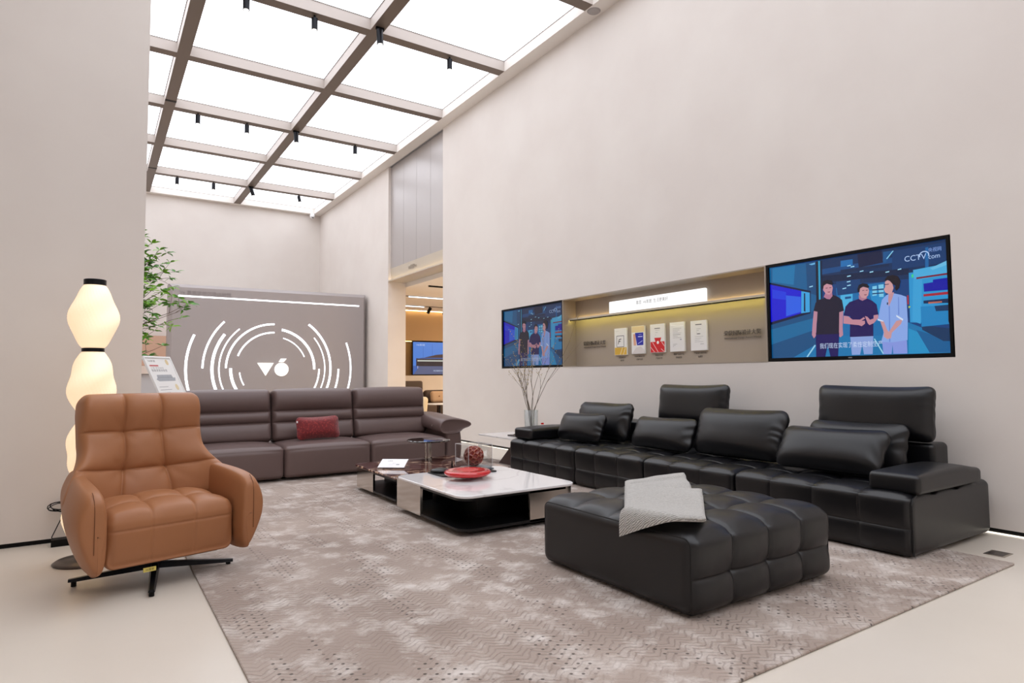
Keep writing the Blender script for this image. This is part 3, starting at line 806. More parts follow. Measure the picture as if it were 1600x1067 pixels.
def art2(p, W, H):
    p.rect(0, .78 * H, W, H, '#dcc79c').poly([(.15 * W, .3 * H), (.35 * W, .3 * H), (.3 * W, .72 * H), (.12 * W, .72 * H)], '#d9a48c')
    p.poly([(.42 * W, .3 * H), (.92 * W, .3 * H), (.92 * W, .76 * H), (.26 * W, .76 * H)], '#1a1fa6')
    p.rect(.5 * W, .6 * H, .85 * W, .63 * H, '#d0d4f4').rect(.55 * W, .68 * H, .8 * W, .70 * H, '#8c94dc').line((.5 * W, .36 * H), (.85 * W, .46 * H), 0.008, '#a8b0ec')
    p.poly([(.0, .0), (.35 * W, .22 * H), (.7 * W, .25 * H), (W, .12 * H), (W, 0)], '#d6d0d0')
def art3(p, W, H):
    p.rect(0, 0, W, .38 * H, '#cf1a22').poly([(.36 * W, .38 * H), (.7 * W, .38 * H), (.78 * W, .52 * H), (.28 * W, .52 * H)], '#cf1a22')
    p.line((0, .2 * H), (.3 * W, 0), .006, '#f2dcdc').line((.15 * W, .36 * H), (.55 * W, 0), .006, '#f2dcdc').line((.8 * W, .36 * H), (W, .2 * H), .006, '#f2dcdc').line((.75 * W, .12 * H), (W, 0), .006, '#f2dcdc')
    p.poly([(.53 * W + .018 * math.cos(a), .35 * H + .018 * math.sin(a)) for a in np.linspace(0, 2 * PI, 14)[:-1]], '#f4f0f0')
    p.rect(.3 * W, .84 * H, .7 * W, .87 * H, '#6a6a70')
    lines(p, W, H, .62, .78, 3, .35, .65)
def art4(p, W, H):
    p.line((0.03 * W, .93 * H), (.5 * W, .87 * H), .006, '#f8f8fa').line((.5 * W, .87 * H), (.95 * W, .87 * H), .006, '#f8f8fa')
    lines(p, W, H, .46, .78, 7, .2, .8)
    p.rect(.2 * W, .57 * H, .75 * W, .58 * H, '#5c5c62').rect(.7 * W, .38 * H, .82 * W, .42 * H, '#a8a8b8')
    lines(p, W, H, .16, .24, 3, .2, .5)
def art5(p, W, H):
    p.rect(.3 * W, .86 * H, .7 * W, .89 * H, '#55555a')
    lines(p, W, H, .55, .72, 4, .36, .64)
    p.rect(.4 * W, .545 * H, .6 * W, .57 * H, '#2c2c30')
    lines(p, W, H, .28, .46, 4, .25, .8, '#b8b8bc')
    p.rect(.6 * W, .2 * H, .82 * W, .215 * H, '#a0a0a4')
plaque(5.725, .215, 1.352, 1.682, 'white and gold plaque, leftmost of five', art1, (('法国双面神设计奖', .12), ('金奖产品', .06)))
plaque(5.425, .215, 1.358, 1.690, 'beige plaque with blue square, second of five', art2, (('MUSE 缪斯设计奖', .16), ('家具产品类', .10)))
plaque(5.115, .222, 1.362, 1.690, 'white plaque with red lower part, middle of five', art3, (('德国设计大奖', .12), ('产品设计奖', .10)))
plaque(4.82, .208, 1.364, 1.690, 'white plaque with small grey text, fourth of five', art4, (('美国产品设计奖', .15), ('家具组优胜', .09)))
plaque(4.52, .215, 1.364, 1.685, 'white plaque with bold heading, rightmost of five', art5, (('产品设计(家具类)', .17), ('金鹰奖', .06)))

# ================================================================== MARBLE, RUG
def marble(name, base, vein, scale, lo, hi, rough=0.08, dist=1.6):
    m = mat(name, base, rough, spec=0.5, coat=0.3)
    nt = m.node_tree
    p = nt.nodes['Principled BSDF']
    tc = nt.nodes.new('ShaderNodeTexCoord')
    n0 = nt.nodes.new('ShaderNodeTexNoise'); n0.inputs['Scale'].default_value = scale * 0.6; n0.inputs['Detail'].default_value = 5
    ad = nt.nodes.new('ShaderNodeVectorMath'); ad.operation = 'MULTIPLY_ADD'; ad.inputs[1].default_value = (dist,) * 3
    n1 = nt.nodes.new('ShaderNodeTexNoise'); n1.inputs['Scale'].default_value = scale; n1.inputs['Detail'].default_value = 8
    sb = nt.nodes.new('ShaderNodeMath'); sb.operation = 'SUBTRACT'; sb.inputs[1].default_value = 0.5
    ab = nt.nodes.new('ShaderNodeMath'); ab.operation = 'ABSOLUTE'
    mr = nt.nodes.new('ShaderNodeMapRange'); mr.inputs[1].default_value = lo; mr.inputs[2].default_value = hi; mr.inputs[3].default_value = 1; mr.inputs[4].default_value = 0
    mx = nt.nodes.new('ShaderNodeMix'); mx.data_type = 'RGBA'; mx.inputs[6].default_value = srgb(base); mx.inputs[7].default_value = srgb(vein)
    L = nt.links.new
    L(tc.outputs['Object'], n0.inputs['Vector']); L(n0.outputs['Color'], ad.inputs[0]); L(tc.outputs['Object'], ad.inputs[2])
    L(ad.outputs[0], n1.inputs['Vector']); L(n1.outputs['Fac'], sb.inputs[0]); L(sb.outputs[0], ab.inputs[0]); L(ab.outputs[0], mr.inputs[0])
    L(mr.outputs[0], mx.inputs[0]); L(mx.outputs[2], p.inputs['Base Color'])
    return m
M['white_marble'] = marble('white_marble', '#e9e7e7', '#d6d3d3', 1.1, 0.0, 0.025)
M['brown_marble'] = marble('brown_marble', '#4a2422', '#c9a68c', 2.2, 0.0, 0.03)

def rug_mat():
    m = mat('rug_pile', '#9c8b82', 0.9, spec=0.2, sheen=0.3)
    nt = m.node_tree
    p = nt.nodes['Principled BSDF']
    N, L = nt.nodes.new, nt.links.new
    def math_(op, a=None, b=None):
        q = N('ShaderNodeMath'); q.operation = op
        for i, v_ in enumerate((a, b)):
            if v_ is None: continue
            if isinstance(v_, (int, float)): q.inputs[i].default_value = v_
            else: L(v_, q.inputs[i])
        return q.outputs[0]
    tc = N('ShaderNodeTexCoord')
    sp = N('ShaderNodeSeparateXYZ'); L(tc.outputs['Object'], sp.inputs[0])
    X, Y = sp.outputs[0], sp.outputs[1]
    wob = N('ShaderNodeTexNoise'); wob.inputs['Scale'].default_value = 13; wob.inputs['Detail'].default_value = 2; L(tc.outputs['Object'], wob.inputs['Vector'])
    wv = math_('MULTIPLY', wob.outputs['Fac'], 0.05)
    zig = math_('PINGPONG', X, 0.055)
    v1 = math_('ADD', math_('ADD', Y, math_('MULTIPLY', zig, 0.75)), wv)
    fr = math_('FRACT', math_('DIVIDE', v1, 0.034))
    st = math_('PINGPONG', fr, 0.5)                       # 0..0.5 stripes
    ms = N('ShaderNodeTexNoise'); ms.inputs['Scale'].default_value = 2.1; ms.inputs['Detail'].default_value = 3; L(tc.outputs['Object'], ms.inputs['Vector'])
    mk = N('ShaderNodeMapRange'); mk.inputs[1].default_value = 0.40; mk.inputs[2].default_value = 0.62; L(ms.outputs['Fac'], mk.inputs[0])
    sl = N('ShaderNodeMapRange'); sl.inputs[1].default_value = 0.02; sl.inputs[2].default_value = 0.20; sl.inputs[3].default_value = 1; sl.inputs[4].default_value = 0; L(st, sl.inputs[0])
    groove = math_('MULTIPLY', sl.outputs[0], math_('ADD', math_('MULTIPLY', mk.outputs[0], 0.7), 0.3))
    # punched dots, in bands
    dx = math_('SUBTRACT', math_('FRACT', math_('DIVIDE', X, 0.037)), 0.5)
    row = math_('MULTIPLY', math_('FLOOR', math_('DIVIDE', X, 0.037)), 0.5)
    dy = math_('SUBTRACT', math_('FRACT', math_('ADD', math_('DIVIDE', Y, 0.05), row)), 0.5)
    d2 = math_('ADD', math_('MULTIPLY', dx, dx), math_('MULTIPLY', math_('MULTIPLY', dy, dy), 2.0))
    dot = N('ShaderNodeMapRange'); dot.inputs[1].default_value = 0.022; dot.inputs[2].default_value = 0.045; dot.inputs[3].default_value = 1; dot.inputs[4].default_value = 0; L(d2, dot.inputs[0])
    mp = N('ShaderNodeMapping'); mp.inputs['Scale'].default_value = (3.4, 1.1, 1); mp.inputs['Rotation'].default_value = (0, 0, 0.35); L(tc.outputs['Object'], mp.inputs[0])
    bn = N('ShaderNodeTexNoise'); bn.inputs['Scale'].default_value = 1.6; bn.inputs['Detail'].default_value = 2; L(mp.outputs[0], bn.inputs['Vector'])
    bm_ = N('ShaderNodeMapRange'); bm_.inputs[1].default_value = 0.54; bm_.inputs[2].default_value = 0.58; L(bn.outputs['Fac'], bm_.inputs[0])
    dots = math_('MULTIPLY', dot.outputs[0], bm_.outputs[0])
    # two-tone patches
    pt = N('ShaderNodeTexNoise'); pt.inputs['Scale'].default_value = 5.0; pt.inputs['Detail'].default_value = 8; pt.inputs['Roughness'].default_value = 0.7; L(tc.outputs['Object'], pt.inputs['Vector'])
    pr = N('ShaderNodeMapRange'); pr.inputs[1].default_value = 0.48; pr.inputs[2].default_value = 0.68; L(pt.outputs['Fac'], pr.inputs[0])
    mid = N('ShaderNodeTexNoise'); mid.inputs['Scale'].default_value = 1.3; mid.inputs['Detail'].default_value = 5; L(tc.outputs['Object'], mid.inputs['Vector'])
    mr2 = N('ShaderNodeMapRange'); mr2.inputs[1].default_value = 0.38; mr2.inputs[2].default_value = 0.62; L(mid.outputs['Fac'], mr2.inputs[0])
    c0 = N('ShaderNodeMix'); c0.data_type = 'RGBA'; c0.inputs[6].default_value = srgb(RUG[0]); c0.inputs[7].default_value = srgb(RUG[1]); L(mr2.outputs[0], c0.inputs[0])
    c1 = N('ShaderNodeMix'); c1.data_type = 'RGBA'; c1.inputs[7].default_value = srgb(RUG[2]); L(c0.outputs[2], c1.inputs[6]); L(pr.outputs[0], c1.inputs[0])
    c2 = N('ShaderNodeMix'); c2.data_type = 'RGBA'; c2.inputs[7].default_value = srgb(RUG[3]); L(c1.outputs[2], c2.inputs[6]); L(math_('MULTIPLY', groove, 0.45), c2.inputs[0])
    c3 = N('ShaderNodeMix'); c3.data_type = 'RGBA'; c3.inputs[7].default_value = srgb('#3e322c'); L(c2.outputs[2], c3.inputs[6]); L(math_('MULTIPLY', dots, 0.85), c3.inputs[0])
    L(c3.outputs[2], p.inputs['Base Color'])
    fz = N('ShaderNodeTexNoise'); fz.inputs['Scale'].default_value = 160; fz.inputs['Detail'].default_value = 2; L(tc.outputs['Object'], fz.inputs['Vector'])
    hh = math_('SUBTRACT', math_('SUBTRACT', math_('MULTIPLY', fz.outputs['Fac'], 0.35), math_('MULTIPLY', groove, 0.9)), dots)
    b = N('ShaderNodeBump'); b.inputs['Strength'].default_value = 0.55; b.inputs['Distance'].default_value = 0.006
    L(hh, b.inputs['Height']); L(b.outputs[0], p.inputs['Normal'])
    return m
RUG = ('#96857a', '#ab9b90', '#d3cac3', '#6f5d53')
M['rug'] = rug_mat()
P, fs = soft((3.94, 5.75, 0.012), 0.0055, 0.25)
o = put(P, fs, TR(2.46, 4.36, 0.0064)).build('rug', 'rug')
tag(o, 'large taupe rug with herringbone pile and pale patches under the sofas and tables', 'rug')

def rrect(x0, y0, x1, y1, r, n=8):
    pts = []
    for cx, cy, a0 in ((x1 - r, y1 - r, 0), (x0 + r, y1 - r, 90), (x0 + r, y0 + r, 180), (x1 - r, y0 + r, 270)):
        pts += [(cx + r * math.cos(R(a0 + 90 * k / n)), cy + r * math.sin(R(a0 + 90 * k / n))) for k in range(n + 1)]
    return pts

# ================================================================== BLACK SOFA
t = thing('sectional_sofa', 'long black leather tufted sofa along the wall with televisions', 'sofa', (4.55, 3.98, 0))
mods = [(1.83, [1.83, 2.14, 2.45, 2.76, 3.07]), (3.07, [3.07, 3.385, 3.70, 4.015]), (4.015, [4.015, 4.33, 4.645, 4.96]), (4.96, [4.96, 5.25, 5.55, 5.85, 6.13])]
for i, (_, ey) in enumerate(mods):
    y0, y1 = ey[0], ey[-1]
    c = np.array([4.56, (y0 + y1) / 2, 0.199])
    def dsp(P, N, h, ey=ey, c=c):
        W = P + c
        top = sstep(0.55, 0.9, N[:, 2]) * (W[:, 0] < 4.93)
        fr = sstep(0.5, 0.9, -N[:, 0])
        ex = [4.01, 4.32, 4.63, 4.94]
        Ht = tuft(W[:, 1], W[:, 0], ey, ex, 0.030, 0.007)
        Hf = tuft(W[:, 1], W[:, 2], ey, [0.04, 0.185, 0.40], 0.014, 0.004)
        edge = 1 - sstep(0.0, 0.35, N[:, 2]) * 0
        return P + np.c_[-fr * Hf, 0 * Hf, top * Ht]
    P, fs = soft((1.12, y1 - y0 - 0.004, 0.361), 0.045, 0.02, dsp, ([4.32 - c[0], 4.63 - c[0]], [e - c[1] for e in ey[1:-1]], [0.185 - c[2]]))
    put(P, fs, TR(*c)).build('seat_module', 'black_leather', t, smooth=True, world=True, fix=False)
for x, y in ((4.12, 1.95), (4.95, 1.95), (4.12, 3.07), (4.12, 4.0), (4.12, 4.96), (4.12, 6.0), (4.95, 6.0)):
    Geo().box(x - 0.04, y - 0.04, 0.0 if x > 4.6 else 0.013, x + 0.04, y + 0.04, 0.05).build('foot', 'black', t, world=True)
def nar(f):
    return f
P, fs = soft((0.23, 3.98, 0.27), 0.035, 0.05, lambda P, N, h: P + N * 0.006 * np.abs(np.sin(P[:, 1:2] * 3.3)))
put(P, fs, TR(4.995, 4.06, 0.475)).build('back_rail', 'black_leather', t, smooth=True, world=True, fix=False)
def pad(P, N, h):
    b = 0.018 * (1 - (P[:, 0] / h[0]) ** 2) * (1 - (P[:, 1] / h[1]) ** 4) * np.sign(P[:, 2])
    P = P.copy(); P[:, 2] += b * (P[:, 2] > 0)
    P[:, 2] -= 0.02 * sstep(0.2, 0.44, P[:, 0]) * (P[:, 2] > 0)
    return P
P, fs = soft((0.87, 0.30, 0.115), 0.028, 0.03, pad)
put(P, fs, TR(4.50, 1.96, 0.437)).build('armrest', 'black_leather', t, smooth=True, world=True, fix=False)
P, fs = soft((0.84, 0.34, 0.12), 0.03, 0.03, pad)
put(P, fs, TR(4.47, 5.93, 0.45)).build('armrest', 'black_leather', t, smooth=True, world=True, fix=False)
# piping on the end panel
Geo().tube([(4.015, 1.832, 0.035), (4.012, 1.832, 0.33), (4.03, 1.832, 0.365), (4.07, 1.832, 0.378)], 0.004, 6).build('piping', 'black_seam', t, world=True)
def puff(t_, seed, wr=0.010, sharp=2.6, fold=0.0025):
    """pillow: swollen middle, pinched rim with creases at the short ends (thickness along x)"""
    def f(P, N, h):
        u = np.clip(np.abs(P[:, 1]) / h[1], 0, 1)
        v = np.clip(np.abs(P[:, 2]) / h[2], 0, 1)
        k = (1 - u ** sharp * 0.62) * (1 - v ** (sharp + 0.4) * 0.62)
        Q = P.copy()
        Q[:, 0] = P[:, 0] * (k * 1.12 + 0.04)
        Q[:, 1] *= 1 - 0.035 * (1 - v ** 2)
        Q[:, 2] *= 1 - 0.05 * (1 - u ** 2) * (np.sign(P[:, 2]) > 0) + 0.0
        e = sstep(0.70, 0.95, u)
        cr = np.sin(P[:, 2] * 62 + P[:, 0] * 25 + wrinkle(P, 17, seed) * 9) * fold * e * (1 - v ** 4)
        big = wrinkle(P, 9, seed + 3) * wr
        return Q + N * (cr + big * (0.3 + 0.7 * np.maximum(u, v)))[:, None]
    return f
def headrest(y, seed, z=0.815):
    P, fs = soft((0.17, 0.86, 0.40), 0.06, 0.014, puff(0.17, seed, 0.008, 4.5, 0.0012))
    put(P, fs, TR(4.915, y, z, 0, R(7), 0)).build('headrest', 'black_leather', t, smooth=True, world=True, fix=False)
headrest(2.49, 5)
headrest(4.22, 8, 0.81)
def pillow(y, x, z, tk, wd, ht, lean, seed, label, yaw=0, fold=0.003):
    o = thing('throw_pillow', label, 'cushion', (x, y, z), yaw, 'black leather cushions on the long sofa')
    P, fs = soft((tk, wd, ht), tk * 0.42, 0.012, puff(tk, seed, fold=fold))
    lo = P[:, 2].min()
    put(P, fs, TR(0, 0, ht / 2 * math.cos(lean) + tk / 2 * math.sin(lean) * 0.6, 0, lean, 0)).build('cover', 'black_leather', o, smooth=True, fix=False)
    # seam along the rim
    g = Geo()
    pts = []
    for a in np.linspace(0, 2 * PI, 65):
        ca, sa = math.cos(a), math.sin(a)
        e = 0.22
        pts.append((0, (wd / 2 - 0.001) * abs(ca) ** e * (1 if ca > 0 else -1) * (1 - 0.035 * (1 - abs(sa) ** (2 * e))), (ht / 2 - 0.001) * abs(sa) ** e * (1 if sa > 0 else -1)))
    return o
pillow(5.29, 4.70, 0.385, 0.20, 0.86, 0.42, R(17), 11, 'large black cushion at the left end of the long sofa, behind a small one', fold=0.0045)
pillow(5.33, 4.42, 0.385, 0.17, 0.72, 0.31, R(22), 12, 'small black cushion before the large one at the left end of the long sofa', fold=0.003)
pillow(4.24, 4.52, 0.385, 0.18, 0.76, 0.32, R(26), 13, 'low black lumbar cushion below the left raised headrest')
pillow(3.44, 4.58, 0.385, 0.22, 0.90, 0.43, R(20), 14, 'large black cushion in the middle of the long sofa, between the two headrests')
pillow(2.53, 4.72, 0.385, 0.16, 0.74, 0.36, R(14), 15, 'black cushion behind the front one below the right raised headrest')
pillow(2.57, 4.45, 0.385, 0.19, 0.80, 0.34, R(30), 16, 'foremost black lumbar cushion at the right end of the long sofa')

# ================================================================== OTTOMAN + THROW
t = thing('ottoman', 'square black leather tufted ottoman in front of the sofa', 'ottoman', (2.775, 2.49, 0))
c = np.array([2.775, 2.49, 0.2])
def dsp(P, N, h):
    W = P + c
    top = sstep(0.5, 0.9, N[:, 2])
    fr = sstep(0.5, 0.9, np.abs(N[:, 1]))
    ex = [2.215, 2.51, 2.785, 3.06, 3.335]
    Ht = tuft(W[:, 0], W[:, 1], ex, [1.93, 2.21, 2.49, 2.77, 3.05], 0.042, 0.006, 0.007)
    Hf = tuft(W[:, 0], W[:, 2], ex, [0.02, 0.185, 0.42], 0.034, 0.006, 0.007)
    rim = sstep(0.0, 0.06, h[0] - np.abs(P[:, 0]))
    crown = 0.02 * (1 - (P[:, 0] / h[0]) ** 4) * (1 - (P[:, 1] / h[1]) ** 4)
    return P + np.c_[0 * Ht, np.sign(N[:, 1]) * fr * rim * Hf, top * (rim * Ht + crown)]
P, fs = soft((1.12, 1.12, 0.361), 0.055, 0.018, dsp, ([2.51 - c[0], 2.785 - c[0], 3.06 - c[0]], [2.21 - c[1], 0, 2.77 - c[1]], [0.185 - c[2]]), 0.007)
put(P, fs, TR(*c)).build('cushion_body', 'black_leather', t, smooth=True, world=True, fix=False)
for sx in (2.222, 3.328):
    sg = 1 if sx > 2.7 else -1
    pts = [(2.775 + sg * 0.543, 2.49 + a, 0.2 + b) for a, b in rrect(-0.5435, -0.164, 0.5435, 0.164, 0.040)]
    pts.append(pts[0])
    Geo().tube(pts, 0.0042, 6, cap=False).build('piping', 'black_seam', t, world=True)
for x, y in ((2.32, 2.05), (3.23, 2.05), (2.32, 2.93), (3.23, 2.93)):
    Geo().box(x - 0.035, y - 0.035, 0.013, x + 0.035, y + 0.035, 0.05).build('foot', 'black', t, world=True)
M['throw'] = mat('woven_throw', '#bfbcb6', 0.9, sheen=0.3)
def throw_mat(m):
    nt = m.node_tree; N, L = nt.nodes.new, nt.links.new
    p = nt.nodes['Principled BSDF']
    tc = N('ShaderNodeTexCoord')
    wv = N('ShaderNodeTexWave'); wv.inputs['Scale'].default_value = 44; wv.inputs['Distortion'].default_value = 5; wv.bands_direction = 'DIAGONAL'
    L(tc.outputs['Object'], wv.inputs['Vector'])
    no = N('ShaderNodeTexNoise'); no.inputs['Scale'].default_value = 90; no.inputs['Detail'].default_value = 4; L(tc.outputs['Object'], no.inputs['Vector'])
    ad = N('ShaderNodeMath'); ad.operation = 'MULTIPLY'; L(wv.outputs['Fac'], ad.inputs[0]); L(no.outputs['Fac'], ad.inputs[1])
    mx = N('ShaderNodeMix'); mx.data_type = 'RGBA'; mx.inputs[6].default_value = srgb('#8b8883'); mx.inputs[7].default_value = srgb('#cbc8c3')
    mr = N('ShaderNodeMapRange'); mr.inputs[1].default_value = 0.02; mr.inputs[2].default_value = 0.42; L(ad.outputs[0], mr.inputs[0]); L(mr.outputs[0], mx.inputs[0])
    L(mx.outputs[2], p.inputs['Base Color'])
    b = N('ShaderNodeBump'); b.inputs['Strength'].default_value = 0.8; b.inputs['Distance'].default_value = 0.005; L(ad.outputs[0], b.inputs['Height']); L(b.outputs[0], p.inputs['Normal'])
throw_mat(M['throw'])
t = thing('throw_blanket', 'folded light grey woven throw lying across the corner of the ottoman', 'blanket', (2.7, 2.5, 0.39))
def drape(corners, z, th, seed, name, wob=0.006):
    c = [np.array(q, float) for q in corners]      # back-left, back-right, front-right, front-left
    nu, nv = 36, 48
    rs = np.random.RandomState(seed)
    P, fs = soft((2, 2, 2), 0.0, 2 / 40.0)
    u, v, s_ = (P[:, 0] + 1) / 2, (P[:, 1] + 1) / 2, P[:, 2]
    q = ((1 - u) * v)[:, None] * c[0] + (u * v)[:, None] * c[1] + (u * (1 - v))[:, None] * c[2] + ((1 - u) * (1 - v))[:, None] * c[3]
    rim = np.minimum(np.minimum(u, 1 - u) * 14, np.minimum(v, 1 - v) * 22)
    rnd = np.sqrt(np.clip(1 - (1 - np.clip(rim, 0, 1)) ** 2, 0, 1)) * 0.7 + 0.3
    zz = z + th * (s_ * rnd) / 2
    w3 = np.c_[q[:, 0], q[:, 1], np.zeros(len(q))]
    zz = zz + wob * wrinkle(w3, 22, seed) + 0.010 * np.sin(v * 9 + u * 1.5 + seed) * (v < 0.8)
    # let the part beyond the ottoman's left edge hang down
    ov = np.clip(2.235 - q[:, 0], 0, None)
    q2 = q.copy()
    q2[:, 1] += ov
    q2[:, 0] = np.where(ov > 0, 2.235 - 0.045 * (1 - np.exp(-ov / 0.05)), q[:, 0])
    zz = zz - np.where(ov > 0, ov * 0.85 - 0.02 * (1 - np.exp(-ov / 0.03)), 0)
    return put(np.c_[q2, zz], fs, TR(0, 0, 0)).build(name, 'throw', t, smooth=True, world=True, fix=False)
drape([(2.84, 3.00), (3.44, 3.04), (2.84, 2.44), (2.42, 2.56)], 0.422, 0.022, 3, 'lower_fold')
drape([(2.62, 2.77), (2.93, 2.46), (2.31, 1.92), (2.045, 2.17)], 0.440, 0.030, 7, 'upper_fold')

# ================================================================== BROWN SOFA
t = thing('reclining_sofa', 'three-seat dark brown leather sofa with ribbed backrests before the glowing partition', 'sofa', (2.16, 7.4, 0))
xs = [0.73, 1.685, 2.64, 3.595]
for i in range(3):
    x0, x1 = xs[i], xs[i + 1]
    c = np.array([(x0 + x1) / 2, 7.33, 0.205])
    def dsp(P, N, h, c=c):
        W = P + c
        s = 1 - (P[:, 0] / h[0]) ** 4
        top = sstep(0.3, 0.95, N[:, 2])
        fr = sstep(0.5, 0.95, -N[:, 1])
        g_ = 0.007 * np.exp(-((W[:, 2] - (0.325 + 0.012 * s)) / 0.007) ** 2)
        B = 0.018 * (1 - (P[:, 0] / h[0]) ** 6) * (1 - ((W[:, 2] - 0.2) / 0.22) ** 2)
        T = 0.035 * (1 - np.abs(P[:, 0] / h[0]) ** 3) * np.clip(1 - (P[:, 1] / h[1]) ** 4, 0, 1)
        return P + np.c_[0 * s, fr * (g_ - B), top * T]
    P, fs = soft((x1 - x0 - 0.004, 0.86, 0.33), 0.045, 0.02, dsp, ((), (), [0.335 - c[2]]))
    put(P, fs, TR(*c)).build('seat', 'brown_leather', t, smooth=True, world=True, fix=False)
    cb = np.array([(x0 + x1) / 2, 7.60, 0.66])
    def dsb(P, N, h):
        fr = sstep(0.3, 0.9, -N[:, 1])
        z = P[:, 2] + 0.66
        s_, d_ = cell(z, [0.33, 0.575, 0.705, 0.97])
        hh = np.where(z > 0.705, 0.065, 0.036)
        bulge = hh * (1 - np.abs(2 * s_ - 1) ** 2.4) * (0.75 + 0.25 * (1 - np.abs(P[:, 0] / h[0]) ** 4)) - 0.009 * np.exp(-(d_ / 0.006) ** 2)
        side = 1 - sstep(0.90, 1.0, np.abs(P[:, 0]) / h[0]) * 0.6
        Q = P.copy()
        Q[:, 1] -= fr * bulge * side
        Q[:, 2] += 0.012 * sstep(0.5, 1, N[:, 2]) * (1 - (P[:, 0] / h[0]) ** 2)
        return Q
    P, fs = soft((x1 - x0 - 0.006, 0.20, 0.60), 0.05, 0.02, dsb, ((), (), [0.575 - 0.66, 0.705 - 0.66]))
    put(P, fs, TR(cb[0], cb[1], cb[2], R(-10))).build('backrest', 'brown_leather', t, smooth=True, world=True, fix=False)
for sgn, xc in ((1, 3.70), (-1, 0.625)):
    def arm_body(P, N, h, sgn=sgn):
        Q = P.copy()
        Q[:, 0] += sgn * 0.02 * np.sin((P[:, 2] + h[2]) / (2 * h[2]) * PI)
        return Q
    P, fs = soft((0.22, 0.88, 0.42), 0.05, 0.03, arm_body)
    put(P, fs, TR(xc, 7.36, 0.25)).build('arm', 'brown_leather', t, smooth=True, world=True, fix=False)
    prof = [(-.19, .42), (-.19, .52), (-.15, .572), (-.05, .592), (.08, .582), (.20, .553), (.265, .522), (.255, .488), (.19, .470), (.13, .455), (.10, .41), (-.08, .40)]
    rg = []
    for y, dz, sc in ((6.93, -0.02, 0.80), (6.905, -0.008, 0.93), (6.92, 0, 1), (7.0, 0.005, 1.03), (7.2, 0.015, 1.02), (7.45, 0.04, 1.0), (7.65, 0.06, .97), (7.74, 0.06, .9)):
        mz = 0.495
        rg.append([(xc + sgn * a * sc, y, mz + (b - mz) * sc + dz) for a, b in prof])
    Geo().rings(rg).build('arm_wing', 'brown_leather', t, smooth=True, world=True, subd=2)
    Geo().box(xc - 0.09, 7.0, 0.013 if sgn > 0 else 0.0, xc + 0.06, 7.06, 0.05).build('foot', 'black', t, world=True)
Geo().lathe([(0, 0), (0.012, 0.001), (0.012, 0.006)], n=12).xf(TR(3.50, 7.10, 0.50, 0, R(-80))).build('switch', 'chrome', t, world=True)
P, fs = soft((0.50, 0.13, 0.27), 0.064, 0.012, lambda P, N, h: np.c_[P[:, 0] * (1 - 0.05 * (1 - (P[:, 2] / h[2]) ** 2)), P[:, 1] * (1.1 * (1 - 0.8 * np.abs(P[:, 0] / h[0]) ** 3) * (1 - 0.8 * np.abs(P[:, 2] / h[2]) ** 3) + 0.06), P[:, 2] * (1 - 0.10 * (1 - (P[:, 0] / h[0]) ** 2))])
o = put(P, fs, TR(2.12, 7.20, 0.535, R(-16), R(-1))).build('cushion', 'red_velvet', smooth=True, fix=False)
tag(o, 'small dark red chenille cushion on the middle seat of the brown sofa', 'cushion')
tg = Geo().box(-0.004, -0.002, -0.01, 0.012, 0.0, 0.012).build('care_tag', 'white', o)
tg.location = (-0.245, -0.03, 0.20)

# ================================================================== COFFEE TABLES
def table(t, x0, y0, x1, y1, z, th, topm, r, left, right, backm='table_black'):
    pr = [(0.004, 0), (0, 0.004), (0, th - 0.004), (0.004, th)]
    Geo().rings([[(a, b, z - th + q[1]) for a, b in rrect(x0 + q[0], y0 + q[0], x1 - q[0], y1 - q[0], r)] for q in pr]).build('table_top', topm, t, world=True)
    Geo().rings([[(a, b, zz) for a, b in rrect(x0 + d, y0 + d, x1 - d, y1 - d, r)] for d, zz in ((0.10, 0.014), (0.02, 0.045), (0.012, 0.05), (0.012, 0.066))]).build('base', 'table_black', t, world=True)
    Geo().rings([[(a, b, zz) for a, b in rrect(x0 + .012, y0 + .012, x1 - .012, y1 - .012, r)] for zz in (z - th - 0.018, z - th)]).build('top_frame', 'table_black', t, world=True)
    Geo().box(x0 + 0.30, y0 + 0.30, 0.066, x1 - 0.12, y1 - 0.10, z - th - 0.018).build('core', 'table_black', t, world=True)
t = thing('coffee_table', 'low white marble topped coffee table with mirrored steel panels', 'table', (2.575, 4.32, 0))
table(t, 2.07, 3.76, 3.08, 4.90, 0.292, 0.02, 'white_marble', 0.10, 0, 0)
Geo().box(2.078, 4.42, 0.050, 2.098, 4.86, 0.272).box(2.098, 4.84, 0.066, 2.3, 4.86, 0.254).build('steel_panel', 'chrome', t, world=True)
pth = [(2.64, 3.772)] + [(2.97 + 0.10 * math.sin(R(a)), 3.872 - 0.10 * math.cos(R(a))) for a in range(0, 91, 10)] + [(3.07, 4.3)]
inn = [(2.64, 3.79)] + [(2.97 + 0.082 * math.sin(R(a)), 3.872 - 0.082 * math.cos(R(a))) for a in range(0, 91, 10)] + [(3.052, 4.3)]
Geo().prism(pth + inn[::-1], 'z', 0.050, 0.272).build('steel_panel', 'steel', t, world=True)
t = thing('coffee_table', 'low brown-red marble topped table behind the white one', 'table', (2.7, 5.5, 0))
table(t, 2.13, 4.93, 3.28, 6.10, 0.252, 0.018, 'brown_marble', 0.13, 0, 0)
Geo().prism([(2.139, 5.55), (2.139, 5.97), (2.158, 6.02), (2.20, 6.07), (2.22, 6.05), (2.175, 6.0), (2.158, 5.96), (2.158, 5.55)], 'z', 0.05, 0.234).build('steel_panel', 'chrome', t, world=True)
t = thing('tray_table', 'round black glass tray table on chrome poles rising from the brown marble table', 'table', (2.88, 5.93, 0.252))
Geo().lathe([(0.21, 0.188), (0.222, 0.194), (0.222, 0.200), (0.212, 0.204)], n=48).build('tray', 'dark_glass', t)
